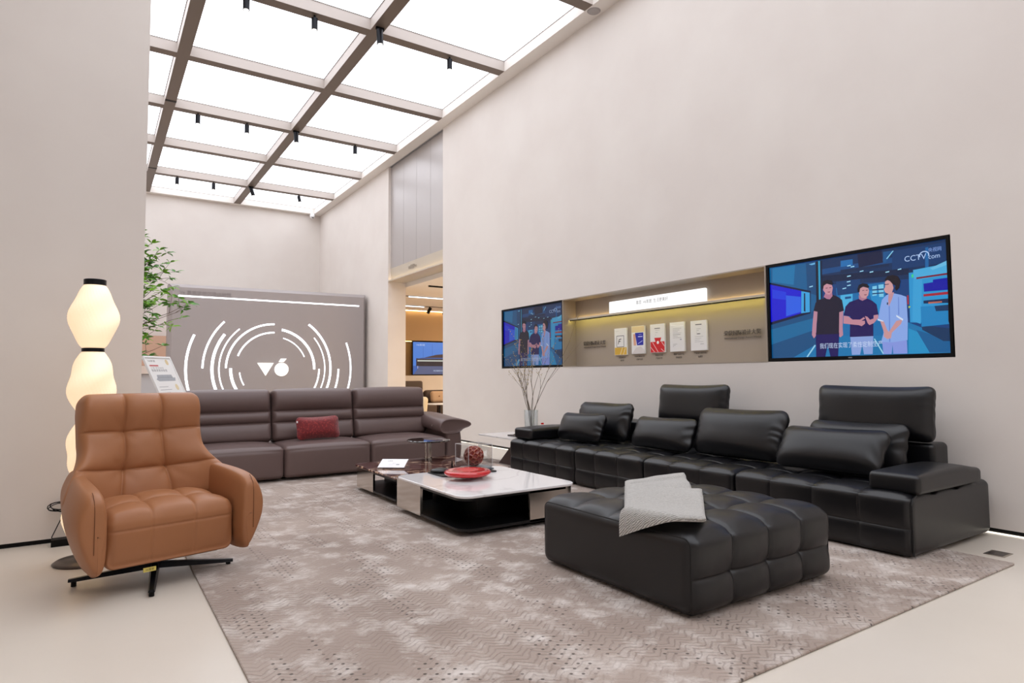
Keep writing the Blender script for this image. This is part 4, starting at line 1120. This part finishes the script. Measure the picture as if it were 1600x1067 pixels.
for dx, dy in ((-0.03, 0.0), (0.0, -0.015), (0.03, 0.01)):
    Geo().cyl((dx, dy, 0), 0.009, 0.188, 14).build('pole', 'chrome', t, smooth=False)
Geo().cyl((0, 0, 0.018), 0.045, 0.012, 20).build('collar', 'chrome', t)

t = thing('bowl', 'glossy red bowl on a clear foot standing on the white table', 'bowl', (2.49, 4.42, 0.292))
Geo().lathe([(0.0, 0.038), (0.06, 0.036), (0.13, 0.026), (0.165, 0.028), (0.186, 0.042), (0.187, 0.054), (0.176, 0.066), (0.15, 0.069), (0.11, 0.062), (0.06, 0.050), (0.0, 0.047)], n=64, cap=False).build('dish', 'red_glaze', t, smooth=True)
Geo().lathe([(0.0, 0.0), (0.05, 0.0), (0.052, 0.008), (0.046, 0.034), (0.0, 0.036)], n=32, cap=False).build('foot', 'glass', t, smooth=True)
# ball and its clear case
BX, BY = 2.765, 4.80
t = thing('tray', 'thin black tray under the clear case on the white table', 'tray', (2.60, 4.78, 0.292))
Geo().rings([[(a, b, zz) for a, b in rrect(-0.25, -0.20, 0.27, 0.09, 0.02)] for zz in (0, 0.010)]).build('plate', 'table_black', t)
o = Geo().rings([[(BX + (a - BX) * sc, BY + (b - BY) * sc, zz) for a, b in rrect(BX - .12, BY - .13, BX + .13, BY + .085, 0.008)] for zz, sc in ((0.303, 1), (0.312, 1))]).build('book', mat('book_gray', '#5d6266', 0.5))
tag(o, 'dark grey book lying on the black tray under the clear case', 'book')
o = Geo().rings([[(BX + (a - BX) * sc, BY + (b - BY) * sc, zz) for a, b in rrect(BX - .10, BY - .12, BX + .115, BY + .07, 0.008)] for zz, sc in ((0.3125, 1), (0.322, 1))]).build('book', mat('book_lightgray', '#9a9fa2', 0.5))
tag(o, 'light grey book on top of the dark one below the red ball', 'book')
t = thing('display_case', 'clear acrylic display cube around the red honeycomb ball', 'display case', (BX, BY, 0.3225))
s_ = 0.117
for n_, a in (('panel', (-s_, -s_, 0, -s_ + .003, s_, .19)), ('panel', (s_ - .003, -s_, 0, s_, s_, .19)), ('panel', (-s_ + .003, -s_, 0, s_ - .003, -s_ + .003, .19)), ('panel', (-s_ + .003, s_ - .003, 0, s_ - .003, s_, .19)), ('lid', (-s_, -s_, .19, s_, s_, .193))):
    Geo().box(*a).build(n_, 'acrylic', t)
g = Geo()
for sx in (-s_, s_):
    for sy in (-s_, s_):
        g.box(sx - .0012, sy - .0012, 0, sx + .0012, sy + .0012, .193)
for sx in (-s_, s_):
    g.box(sx - .0012, -s_, .1918, sx + .0012, s_, .1942).box(-s_, sx - .0012, .1918, s_, sx + .0012, .1942)
g.build('edge', 'acrylic_edge_glint', t)  # pale opaque strips paint the bright glint along the clear edges
# honeycomb ball: dimpled sphere
n = 62
dirs = [Vector((math.cos(i * 2.399963) * math.sqrt(1 - (1 - 2 * (i + .5) / n) ** 2), math.sin(i * 2.399963) * math.sqrt(1 - (1 - 2 * (i + .5) / n) ** 2), 1 - 2 * (i + .5) / n)) for i in range(n)]
D = np.array(dirs)
rg = []
nth, nph = 72, 120
for i in range(1, nth):
    th_ = PI * i / nth
    rg.append([(math.sin(th_) * math.cos(2 * PI * j / nph), math.sin(th_) * math.sin(2 * PI * j / nph), -math.cos(th_)) for j in range(nph)])
g = Geo().rings(rg)
V = np.array(g.v)
dd = np.sort(np.arccos(np.clip(V @ D.T, -1, 1)), axis=1)
k = np.clip((dd[:, 1] - dd[:, 0]) / 0.20, 0, 1)
g.v = [tuple(p * 0.0905 * (1 - 0.13 * kk)) for p, kk in zip(V, k)]
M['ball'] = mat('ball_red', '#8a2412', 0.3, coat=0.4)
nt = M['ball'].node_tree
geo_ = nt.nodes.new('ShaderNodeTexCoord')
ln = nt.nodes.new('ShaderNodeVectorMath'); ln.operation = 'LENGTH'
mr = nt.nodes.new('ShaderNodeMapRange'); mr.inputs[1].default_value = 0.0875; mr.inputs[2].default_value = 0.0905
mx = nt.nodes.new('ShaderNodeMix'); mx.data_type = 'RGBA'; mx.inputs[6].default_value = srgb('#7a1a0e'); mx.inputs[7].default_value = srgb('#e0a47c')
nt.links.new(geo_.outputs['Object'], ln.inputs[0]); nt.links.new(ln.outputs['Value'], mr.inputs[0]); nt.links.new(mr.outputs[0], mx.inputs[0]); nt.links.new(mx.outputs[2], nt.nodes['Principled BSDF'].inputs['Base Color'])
t = thing('decorative_ball', 'dark red honeycomb ball inside the clear case', 'ornament', (BX, BY, 0.412))
g.build('ball', 'ball', t, smooth=True)
# sculpted black stone and tower on the left of the tray
o = Geo().lathe([(0.0, 0.0), (0.075, 0.0), (0.085, 0.008), (0.07, 0.022), (0.03, 0.032), (0, 0.034)], n=32, cap=False).xf(TR(2.44, 4.80, 0.3025)).build('paperweight', 'table_black', smooth=True)
tag(o, 'low domed black paperweight on the tray, left of the red bowl', 'ornament')
t = thing('tower_figurine', 'tiny dark lattice tower figurine behind the red bowl', 'ornament', (2.67, 5.02, 0.252))
for a in (45, 135, 225, 315):
    Geo().tube([(0.022 * math.cos(R(a)), 0.022 * math.sin(R(a)), 0), (0.008 * math.cos(R(a)), 0.008 * math.sin(R(a)), 0.035), (0.002 * math.cos(R(a)), 0.002 * math.sin(R(a)), 0.10)], [0.003, 0.0025, 0.0015], 6).build('leg', 'black_metal', t)
Geo().cyl((0, 0, 0.03), 0.012, 0.004, 10).cyl((0, 0, 0.06), 0.007, 0.003, 10).build('deck', 'black_metal', t)
# acrylic price card on the brown table
t = thing('sign_card', 'tilted white printed card in a clear holder on the brown marble table', 'sign', (2.36, 5.60, 0.252), R(-38))
g = Geo().prism([(-0.10, 0), (0.10, 0), (0.08, 0.066), (0.07, 0.07), (-0.10, 0.012)], 'x', -0.13, 0.13)
g.build('holder', 'acrylic', t)
mt = TR(0, 0, 0, R(0)) @ Matrix(((1, 0, 0, -0.125), (0, 0.945, -0.32, -0.10), (0, 0.32, 0.945, 0.0145), (0, 0, 0, 1)))
p = Pic()
p.rect(0, 0, 0.25, 0.175, '#e8e7ea').text('V6家居', 0.06, 0.125, 0.02, 0.05, '#55555a').text('茶几', 0.12, 0.08, 0.012, 0.03, '#77777c')
p.rect(0.09, 0.06, 0.15, 0.062, '#aaaaaf').rect(0.09, 0.045, 0.13, 0.047, '#aaaaaf').rect(0.16, 0.05, 0.19, 0.07, '#9a9aa0')
p.build('card', mt, t, material=M['print'])

# ================================================================== SIDE TABLE WITH VASE BY THE WALL
t = thing('side_table', 'white marble side table with dark wedge base between the sofas', 'table', (4.55, 6.65, 0))
Geo().rings([[(a, b, zz) for a, b in rrect(4.13, 6.22, 4.98, 7.08, 0.05)] for zz in (0.348, 0.362)]).build('table_top', 'white_marble', t, world=True)
Geo().rings([[(4.27, 6.30, 0.0125), (4.85, 6.30, 0.0125), (4.85, 6.78, 0.0125), (4.27, 6.78, 0.0125)], [(4.36, 6.22, 0.347), (4.90, 6.22, 0.347), (4.90, 6.50, 0.347), (4.36, 6.50, 0.347)]]).build('base', mat('base_wenge', '#4a3734', 0.45), t, world=True)
o = Geo().box(4.30, 6.38, 0.3625, 4.46, 6.62, 0.376).build('book', mat('book_brown', '#4a3f3c', 0.6)); tag(o, 'dark brown closed book on the side table by the wall, lowest of two', 'book')
o = Geo().box(4.34, 6.36, 0.3765, 4.47, 6.54, 0.390).build('book', mat('book_olive', '#6e6550', 0.6)); tag(o, 'olive book on the side table by the wall, on top of the brown one', 'book')
g = Geo()
for dx, dy, r_ in ((0, 0, .022), (.03, .01, .02), (.015, -.03, .024), (-.01, .02, .018)):
    g.lathe([(0, 0), (r_ * .8, .004), (r_, r_), (r_ * .7, r_ * 1.7), (0, r_ * 1.9)], c=(4.42 + dx, 6.44 + dy, 0.3905), n=14, cap=False)
tag(g.build('ornament', 'red', smooth=True), 'small red ornament on the books of the side table', 'ornament')
t = thing('acrylic_stand', 'clear acrylic info stand with a red spot behind the armrest', 'sign', (4.55, 6.40, 0.3625))
Geo().box(-0.14, 0, 0, 0.14, 0.004, 0.13).build('panel', 'acrylic', t)
Geo().box(0.105, -0.004, 0.135, 0.145, 0.0, 0.155).build('sticker', 'red', t)
t = thing('vase', 'clear glass vase with painted marks holding bare branches', 'vase', (4.62, 6.56, 0.3625))
Geo().lathe([(0.0, 0.0), (0.075, 0.0), (0.082, 0.01), (0.090, 0.31), (0.085, 0.31), (0.077, 0.014), (0.0, 0.012)], n=40, cap=False).build('glass', 'glass', t, smooth=True)
g = Geo()
rnd = random.Random(4)
for a0, z0 in ((200, .2), (215, .08), (240, .06), (262, .06), (285, .05)):
    for k in range(9 if a0 < 230 else 5):
        a = R(a0 + k * (2 if a0 < 230 else 4)); z = z0 + (k * 0.012 if a0 < 230 else 0)
        g.tube([(0.091 * math.cos(a), 0.091 * math.sin(a), z), (0.092 * math.cos(a + .06), 0.092 * math.sin(a + .06), z + .008)], 0.0018, 5)
for s2 in (-1, 1):
    g.tube([(0.0925 * math.cos(R(255 + s2 * 22 * math.cos(q))), 0.0925 * math.sin(R(255 + s2 * 22 * math.cos(q))), 0.30 - 0.11 * math.sin(q)) for q in np.linspace(0, PI / 2, 8)], 0.0012, 5)
g.build('painted_marks', 'ink_gray', t)
t = thing('branches', 'bare budding twigs standing in the glass vase by the wall', 'branches', (4.62, 6.56, 0.37))
rnd = random.Random(11)
def twig(p, d, L, r, depth, wood, buds, spread=0.55):
    pts, rr = [p.copy()], [r]
    n = 5
    q = p.copy()
    for k in range(n):
        d = (d + Vector((rnd.uniform(-.16, .16), rnd.uniform(-.16, .16), rnd.uniform(-.02, .10)))).normalized()
        q = q + d * L / n
        pts.append(q.copy()); rr.append(r * (1 - 0.55 * (k + 1) / n))
        if depth and k >= 1 and rnd.random() < 0.72:
            a = (d + Vector((rnd.uniform(-1, 1), rnd.uniform(-1, 1), rnd.uniform(0, .5))) * spread).normalized()
            twig(q, a, L * rnd.uniform(.35, .6), rr[-1] * .7, depth - 1, wood, buds, spread)
    wood.tube(pts, rr, 5)
    for q in pts[2:]:
        if rnd.random() < .55:
            e = q + Vector((rnd.uniform(-.012, .012), rnd.uniform(-.012, .012), rnd.uniform(0, .015)))
            buds.tube([q, (q + e) / 2, e], [0.002, 0.0055, 0.001], 5)
for nm, ang, lean, L in (('twig', 175, .50, .50), ('twig', 195, .30, .62), ('twig', 230, .20, .60), ('twig', 120, .12, .66), ('twig', 20, .22, .60), ('twig', -15, .40, 1.0), ('twig', -35, .52, .70), ('twig', 160, .38, .58), ('twig', 185, .40, .56), ('twig', 140, .18, .62)):
    wood, buds = Geo(), Geo()
    d = Vector((math.cos(R(ang)) * .83 * lean, math.sin(R(ang)) * -.55 * lean, 1)).normalized()
    # spread mostly across the wall
    a = R(ang)
    d = Vector((.45 * math.cos(a) * lean * 1.2, -.83 * math.cos(a) * lean * 1.2 + .25 * math.sin(a) * lean, 1)).normalized()
    b0 = Vector((rnd.uniform(-.02, .02), rnd.uniform(-.02, .02), 0.01))
    b1 = Vector((b0.x * .5 + d.x * .08, b0.y * .5 + d.y * .08, 0.30))
    wood.tube([b0, b1], 0.0045, 6)
    twig(b1, d, L, 0.0042, 2, wood, buds)
    w_ = wood.build('twig', 'twig', t)
    buds.build('buds', 'bud', w_)

# ================================================================== TAN ARMCHAIR
CH = thing('swivel_armchair', 'tan leather tufted swivel armchair on a black star base', 'armchair', (0.305, 4.10, 0), R(13))
# seat cushion: front at local y -0.27
c = np.array([0.0, -0.02, 0.275])
def dsp(P, N, h):
    W = P + c
    top = sstep(0.3, 0.9, N[:, 2])
    fr = sstep(0.5, 0.95, -N[:, 1])
    ex = [-0.32, -0.105, 0.105, 0.32]
    Ht = tuft(W[:, 0], W[:, 1], ex, [-0.36, -0.10, 0.16, 0.42], 0.030, 0.004, 0.006)
    crown = 0.05 * (1 - np.abs(P[:, 0] / h[0]) ** 3) * np.clip(1 - (P[:, 1] / h[1]) ** 2, 0, 1)
    s_, d_ = cell(W[:, 0], ex)
    gz = 0.005 * np.exp(-((W[:, 2] - 0.335) / 0.006) ** 2) + 0.004 * np.exp(-(d_ / 0.006) ** 2)
    B = 0.012 * (1 - ((W[:, 2] - 0.25) / 0.15) ** 2)
    Q = P + np.c_[0 * Ht, fr * (gz - B), top * (Ht + crown)]
    Q[:, 1] += 0.035 * fr * (0.40 - W[:, 2]) / 0.27
    return Q
P, fs = soft((0.625, 0.56, 0.265), 0.045, 0.015, dsp, ([-0.105, 0.105], [-0.10 - c[1], 0.16 - c[1]], [0.335 - c[2]]))
put(P, fs, TR(*c)).build('seat', 'tan_leather', CH, smooth=True, fix=False)
# backrest: tufted shell that flares into the arms
def dsb(P, N, h):
    x, y, z = P[:, 0], P[:, 1], P[:, 2]
    fr = sstep(0.2, 0.9, -N[:, 1])
    ex = [-0.42, -0.115, 0.115, 0.42]
    Ht = tuft(x, z, ex, [-0.42, -0.115, 0.105, 0.42], 0.055, 0.007, 0.006)
    wz = 0.86 + 0.0 * z + 0.30 * sstep(0.02, -0.30, z)          # half-width factor, widening downwards
    top_in = 1 - 0.03 * sstep(0.2, 0.34, z)
    Q = P.copy()
    Q[:, 0] = x * wz * top_in
    wrap = 0.20 * (np.abs(x) / h[0]) ** 3 * sstep(0.05, -0.26, z)
    Q[:, 1] = y - fr * Ht - wrap - 0.03 * (np.abs(x) / h[0]) ** 3
    Q[:, 1] -= 0.03 * np.exp(-((z - 0.24) / 0.10) ** 2) * fr      # head roll
    Q[:, 2] += 0.012 * sstep(0.3, 1, N[:, 2]) * (1 - (x / h[0]) ** 4)
    return Q
P, fs = soft((0.76, 0.15, 0.66), 0.06, 0.014, dsb, ([-0.115, 0.115], (), [-0.115, 0.105]))
put(P, fs, TR(0, 0.30, 0.675, R(-14))).build('backrest', 'tan_leather', CH, smooth=True, fix=False)
# arms: lofted pods
for sgn in (-1, 1):
    rg = []
    #        y      zbot   ztop   xin   xout (top)  bulge
    secs = [(-.3785, .34, .35, .3705, .3715), (-.378, .25, .43, .355, .388), (-.376, .185, .485, .340, .404), (-.366, .155, .515, .329, .416), (-.335, .142, .538, .322, .424), (-.27, .128, .558, .316, .432), (-.15, .128, .572, .312, .428),
            (.00, .138, .582, .308, .408), (.14, .15, .59, .300, .386), (.27, .19, .60, .285, .366), (.35, .25, .58, .275, .350), (.39, .32, .52, .28, .33)]
    for y, zb, zt, xi, xo in secs:
        zm, hz = (zb + zt) / 2, (zt - zb) / 2
        ring = []
        for k in range(28):
            a = 2 * PI * k / 28
            ca, sa = math.cos(a), math.sin(a)
            zz = zm + hz * abs(sa) ** 0.62 * (1 if sa >= 0 else -1)
            e = 0.62
            xx = (xi + xo) / 2 + (xo - xi) / 2 * abs(ca) ** e * (1 if ca >= 0 else -1)
            tt = (zz - zb) / (zt - zb)
            if ca > 0:
                xx += 0.036 * math.exp(-((tt - 0.62) / 0.30) ** 2) - 0.034 * (1 - min(tt / 0.45, 1)) ** 1.6
            xx -= 0.012 * (1 - tt) * 0 
            ring.append((sgn * xx, y, zz))
        rg.append(ring)
    a_ = Geo().rings(rg).build('arm', 'tan_leather', CH, smooth=True, subd=2)
    # seam over the front of the arm
    pts = [(sgn * .385, yy, zz) for yy, zz in ((-.320, .548), (-.340, .538), (-.366, .512), (-.377, .47), (-.380, .40), (-.381, .33), (-.380, .26))]
    Geo().tube(pts, 0.0018, 5).build('seam', 'tan_seam', a_)
Geo().box(-0.26, -0.20, 0.125, 0.26, 0.24, 0.16).build('underframe', 'black', CH)
tg = Geo().box(-0.135, -0.262, 0.100, -0.075, -0.258, 0.122).build('tag_label', 'label_yellow', CH)
v, f = text_geo('V6家居', 0.014, 0.04)
put(v, f, facing_minus_y(-0.125, -0.2625, 0.105)).build('lettering', 'ink', tg, fix=False)
Geo().cyl((0, 0, 0.05), 0.034, 0.085, 24).build('hub', 'black_metal', CH)
g = None
for k in range(4):
    a = R(-19 + 90 * k)
    rg = []
    for q in (0.0, 0.25, 0.6, 0.92, 1.0):
        d = 0.02 + 0.38 * q
        w2 = 0.024 - 0.008 * q
        zt = 0.078 - 0.038 * q
        zb = 0.046 - 0.022 * q if q < 0.99 else 0.026
        rg.append([(d * math.cos(a) - w2 * s3 * math.sin(a), d * math.sin(a) + w2 * s3 * math.cos(a), zz) for s3, zz in ((-1, zb), (1, zb), (0.6, zt), (-0.6, zt))])
    lg_ = Geo().rings(rg).build('leg', 'black_metal', CH)
    Geo().cyl((0.375 * math.cos(a), 0.375 * math.sin(a), 0.0 if k != 0 else 0.014), 0.013, 0.028 if k != 0 else 0.016, 12).build('glide', 'black', lg_)

# ================================================================== FLOOR LAMP
M['shade'] = emis('shade_glow', '#ffe9cc', 1.0)
def shade_mat():
    m = bpy.data.materials.new('ribbed_glass_shade')
    m.use_nodes = True
    nt = m.node_tree
    p = nt.nodes['Principled BSDF']
    p.inputs['Base Color'].default_value = srgb('#f3e7d6')
    p.inputs['Roughness'].default_value = 0.4
    p.inputs['Emission Color'].default_value = srgb('#ffdcae')
    p.inputs['Emission Strength'].default_value = SHADE
    return m
SHADE = 0.70
M['shade'] = shade_mat()
LX, LY = -0.015, 4.66
t = thing('floor_lamp', 'tall glowing lamp of stacked ribbed glass shades behind the armchair', 'floor lamp', (LX, LY, 0))
Geo().lathe([(0.0, 0.0), (0.172, 0.0), (0.175, 0.006), (0.16, 0.016), (0.04, 0.022), (0.0, 0.022)], n=48, cap=False).build('base', 'gunmetal', t, smooth=True)
zs = [0.055, 0.47, 0.872, 1.278, 1.690]
for i in range(4):
    z0, z1 = zs[i] + 0.012, zs[i + 1] - 0.012
    n, m_ = 144, 26
    rg = []
    for k in range(m_ + 1):
        q = k / m_
        Rr = 0.058 + 0.066 * math.sin(PI * q ** 0.92) ** 0.85 if 0 < q < 1 else 0.058
        ring = []
        for j in range(n):
            a = 2 * PI * j / n
            lob = 0.095 * math.sin(2 * (a - 2.2 * q * PI * 0.62) + i * 1.9) * math.sin(PI * q)
            rib = 0.0022 * math.sin(36 * (a + 1.3 * q)) * min(1, 8 * q, 8 * (1 - q))
            r_ = Rr * (1 + lob) + rib
            ring.append((r_ * math.cos(a), r_ * math.sin(a), z0 + (z1 - z0) * q))
        rg.append(ring)
    Geo().rings(rg).build('lamp_shade', 'shade', t, smooth=True)
for i, z in enumerate(zs):
    Geo().lathe([(0.058, z - 0.012 - (0.006 if i == 0 else 0)), (0.060, z - 0.010), (0.060, z + 0.010 + (0.012 if i == 4 else 0)), (0.056, z + 0.012 + (0.012 if i == 4 else 0))], n=36).build('collar', 'black_metal', t)
Geo().cyl((0, 0, 0.022), 0.02, 0.02, 16).build('stem', 'black_metal', t)
# power adapter and coiled cable
o = Geo().box(-0.215, 5.16, 0.0, -0.09, 5.24, 0.045).build('power_adapter', 'black')
tag(o, 'black power adapter on the floor at the foot of the left wall', 'adapter')
pts = [(-0.205, 5.22, 0.03)]
for k in range(8):
    q = k / 7
    pts.append((-0.215 + 0.07 * q, 5.24, 0.05 + 0.17 * q))
for k in range(70):
    a = R(200 + 18 * k)
    rr = 0.055 + 0.018 * math.sin(k * .37)
    pts.append((-0.15 + rr * 1.3 * math.cos(a), 5.255 + 0.02 * math.sin(k * .9), 0.245 + rr * .5 * math.sin(a)))
pts += [(-0.05, 5.25, 0.22), (-0.01, 5.1, 0.12), (-0.005, 4.9, 0.03), (-0.01, 4.80, 0.012), (-0.012, 4.745, 0.025)]
tag(Geo().tube(pts, 0.0032, 6).build('power_cable', 'black', smooth=True), 'thin black coiled power cable hanging by the left wall behind the lamp', 'cable')

# floor socket
t = thing('floor_socket', 'rectangular steel floor socket by the rug corner at the right wall', 'socket', (4.62, 1.63, 0))
Geo().rings([[(a, b, z) for a, b in rrect(-0.07 - d, -0.055 - d, 0.07 + d, 0.055 + d, 0.004)] for d, z in ((0, 0.0005), (0, 0.003), (-0.004, 0.004))]).build('frame', 'steel', t)
Geo().box(-0.055, -0.042, 0.0041, 0.055, 0.042, 0.0048).build('lid', 'gunmetal', t)

# ================================================================== SIGN BOARD BETWEEN CHAIR AND SOFA
TLc, TRc = Vector((0.345, 6.52, 1.303)), Vector((0.600, 6.98, 1.308))
BLc = Vector((0.470, 6.40, 0.93)); BRc = TRc + (BLc - TLc)
dn = (BLc - TLc).normalized()
H_ = 0.62
across = (TRc - TLc)
Wd = across.length
xa = across.normalized()
ya = -dn
ya = (ya - xa * ya.dot(xa)).normalized()
za = xa.cross(ya)
t = thing('display_stand', 'leaning white framed promotional board on a stand behind the armchair', 'sign', (0.55, 6.60, 0))
def frame_m(org):
    return Matrix(((xa.x, ya.x, za.x, org.x), (xa.y, ya.y, za.y, org.y), (xa.z, ya.z, za.z, org.z), (0, 0, 0, 1)))
org = TLc - ya * H_ - Vector(t.location)
mt = frame_m(org)
g = Geo()
b_ = 0.016
g.box(0, 0, -0.012, Wd, b_, 0.006).box(0, H_ - b_, -0.012, Wd, H_, 0.006).box(0, b_, -0.012, b_, H_ - b_, 0.006).box(Wd - b_, b_, -0.012, Wd, H_ - b_, 0.006)
g.xf(mt).build('frame', 'white', t)
Geo().box(b_, b_, -0.010, Wd - b_, H_ - b_, -0.002).xf(mt).build('backing', 'paper', t)
p = Pic()
W2, H2 = Wd - 2 * b_, H_ - 2 * b_
p.rect(0, 0, W2, H2, '#ecebe9')
p.text('V6家居', .09 * W2, .93 * H2, .022, .28 * W2, '#3a3a3c')
p.rect(.09 * W2, .855 * H2, .42 * W2, .88 * H2, '#c2595c')
p.text('沙发 舒适体验', .09 * W2, .81 * H2, .022, .5 * W2, '#9a9a9c')
p.text('智能家居体验官', .09 * W2, .765 * H2, .026, .6 * W2, '#4c4c50')
p.poly([(.82 * W2 + .03 * math.cos(a), .93 * H2 + .03 * math.sin(a)) for a in np.linspace(0, 2 * PI, 20)[:-1]], '#dcc79a')
p.poly([(.12 * W2, .63 * H2), (.2 * W2, .60 * H2), (.85 * W2, .60 * H2), (.9 * W2, .66 * H2), (.8 * W2, .66 * H2), (.78 * W2, .71 * H2), (.2 * W2, .71 * H2), (.18 * W2, .66 * H2)], '#a4a8ae')
p.rect(.2 * W2, .66 * H2, .8 * W2, .665 * H2, '#7c8086').rect(.4 * W2, .665 * H2, .405 * W2, .71 * H2, '#7c8086').rect(.6 * W2, .665 * H2, .605 * W2, .71 * H2, '#7c8086')
p.poly([(.8 * W2 + .032 * math.cos(a), .49 * H2 + .032 * math.sin(a)) for a in np.linspace(0, 2 * PI, 20)[:-1]], '#e0cfa8')
for k in range(5):
    p.rect(.1 * W2, (.5 - .05 * k) * H2, (.45 + .1 * (k % 2)) * W2, (.508 - .05 * k) * H2, '#a2a2a6')
p.build('poster', mt @ Matrix.Translation((b_, b_, -0.0015)), t, material=M['print'])
cm = (mt @ Vector((Wd / 2, 0.1, -0.02)))
Geo().tube([(cm.x, cm.y, 0.022), (cm.x, cm.y, cm.z)], 0.014, 10).build('pole', 'steel', t)
Geo().cyl((cm.x, cm.y, 0.0125), 0.14, 0.012, 28).build('base', 'steel', t)

# ================================================================== TREE BEHIND THE PILLAR
t = thing('potted_tree', 'tall leafy green tree in a vase, half hidden behind the pillar', 'tree', (-0.05, 9.0, 0))
Geo().lathe([(0.0, 0), (0.16, 0), (0.22, 0.15), (0.24, 0.35), (0.17, 0.55), (0.10, 0.62), (0.12, 0.68), (0.10, 0.68), (0.08, 0.62)], n=32, cap=False).build('pot', mat('pot_white', '#d8d4ce', 0.5), t, smooth=True)
rnd = random.Random(21)
wood, leaves = Geo(), Geo()
def leaf(p, d, L, w2):
    d = d.normalized()
    s3 = d.cross(Vector((0, 0, 1)))
    if s3.length < .1: s3 = Vector((1, 0, 0))
    s3.normalize()
    n3 = s3.cross(d)
    ro = rnd.uniform(-.9, .9)
    s3, n3 = s3 * math.cos(ro) + n3 * math.sin(ro), n3 * math.cos(ro) - s3 * math.sin(ro)
    m1, m2 = p + d * L * .35 - n3 * .004, p + d * L * .68 - n3 * .002
    tip = p + d * L - n3 * L * .12
    leaves.add([p, m1 + s3 * w2 + n3 * .006, m2 + s3 * w2 * .75 + n3 * .004, tip, m2 - s3 * w2 * .75 + n3 * .004, m1 - s3 * w2 + n3 * .006, m1, m2],
               [(0, 1, 6), (1, 2, 7, 6), (2, 3, 7), (3, 4, 7), (4, 5, 6, 7), (5, 0, 6)])
def whorl(p, up_):
    n = rnd.randint(4, 6)
    a0 = rnd.uniform(0, 6.28)
    for k in range(n):
        a = a0 + 6.28 * k / n
        d = Vector((math.cos(a), math.sin(a) * .8, rnd.uniform(-.6, .5))) + up_ * .35
        leaf(p, d, rnd.uniform(.075, .125), rnd.uniform(.014, .022))
def branch(p0, p1, r, sag=0.0, sub=3):
    p0, p1 = Vector(p0), Vector(p1)
    pts = []
    n = 9
    off = Vector((rnd.uniform(-.05, .05), rnd.uniform(-.05, .05), rnd.uniform(-.03, .06)))
    for k in range(n + 1):
        q = k / n
        pts.append(p0.lerp(p1, q) + off * math.sin(PI * q) + Vector((0, 0, -sag * math.sin(PI * q))) + Vector((rnd.uniform(-.008, .008), rnd.uniform(-.008, .008), rnd.uniform(-.008, .008))))
    wood.tube(pts, [r * (1 - .75 * k / n) for k in range(n + 1)], 5)
    d = (p1 - p0).normalized()
    whorl(pts[-1], d)
    for _ in range(sub):
        k = rnd.randint(4, n - 1)
        e = pts[k] + (d * rnd.uniform(.05, .16) + Vector((rnd.uniform(-.14, .14), rnd.uniform(-.18, .18), rnd.uniform(-.10, .16))))
        m = (pts[k] + e) / 2 + Vector((0, 0, .01))
        wood.tube([pts[k], m, e], [.003, .0022, .0015], 4)
        whorl(e, (e - pts[k]).normalized())
        if rnd.random() < .5:
            whorl(m, d)
base = Vector((0, 0, .6))
f1, f2, f3 = Vector((.02, 0, 1.55)), Vector((.10, .05, 2.15)), Vector((.05, -.05, 1.2))
wood.tube([base, Vector((.01, 0, 1.1)), f1, f2, Vector((.14, .06, 2.7)), Vector((.16, .04, 3.0))], [.018, .016, .013, .010, .006, .004], 7)
for src, tg_, sub in [
    (f2, (.46, 0, 2.92), 3), (f2, (.60, .05, 2.80), 3), (f2, (.76, -.1, 2.68), 2), (f2, (.70, .1, 2.55), 4), (f2, (.86, 0, 2.45), 2), (f2, (.80, -.1, 2.36), 3),
    (f2, (.55, .2, 2.60), 4), (f2, (.50, -.2, 2.45), 5), (f1, (.66, .1, 2.28), 5), (f1, (.58, -.1, 2.18), 5), (f1, (.72, .0, 2.20), 4), (f1, (.62, .2, 2.05), 4),
    (f1, (.70, -.1, 2.02), 4), (f1, (1.02, -.05, 2.05), 2), (f1, (.98, .1, 1.98), 1), (f1, (.93, -.1, 1.86), 2), (f1, (.60, .1, 1.86), 3), (f3, (.66, .0, 1.70), 3),
    (f3, (.52, .1, 1.62), 3), (f3, (.74, -.1, 1.50), 2), (f3, (.50, .0, 1.42), 3), (f2, (.40, .1, 2.75), 4), (f2, (-.3, .1, 2.8), 4), (f1, (-.45, -.1, 2.4), 5), (f1, (-.4, .2, 2.0), 4), (f3, (-.4, 0, 1.7), 3), (f2, (.45, .3, 2.35), 5), (f1, (.48, -.3, 2.25), 5), (f1, (.50, .0, 2.0), 5)]:
    branch(src, tg_, .008, 0, sub)
wd_ = wood.build('trunk', 'bark', t)
leaves.build('foliage', 'leaf', t, smooth=True, fix=False)
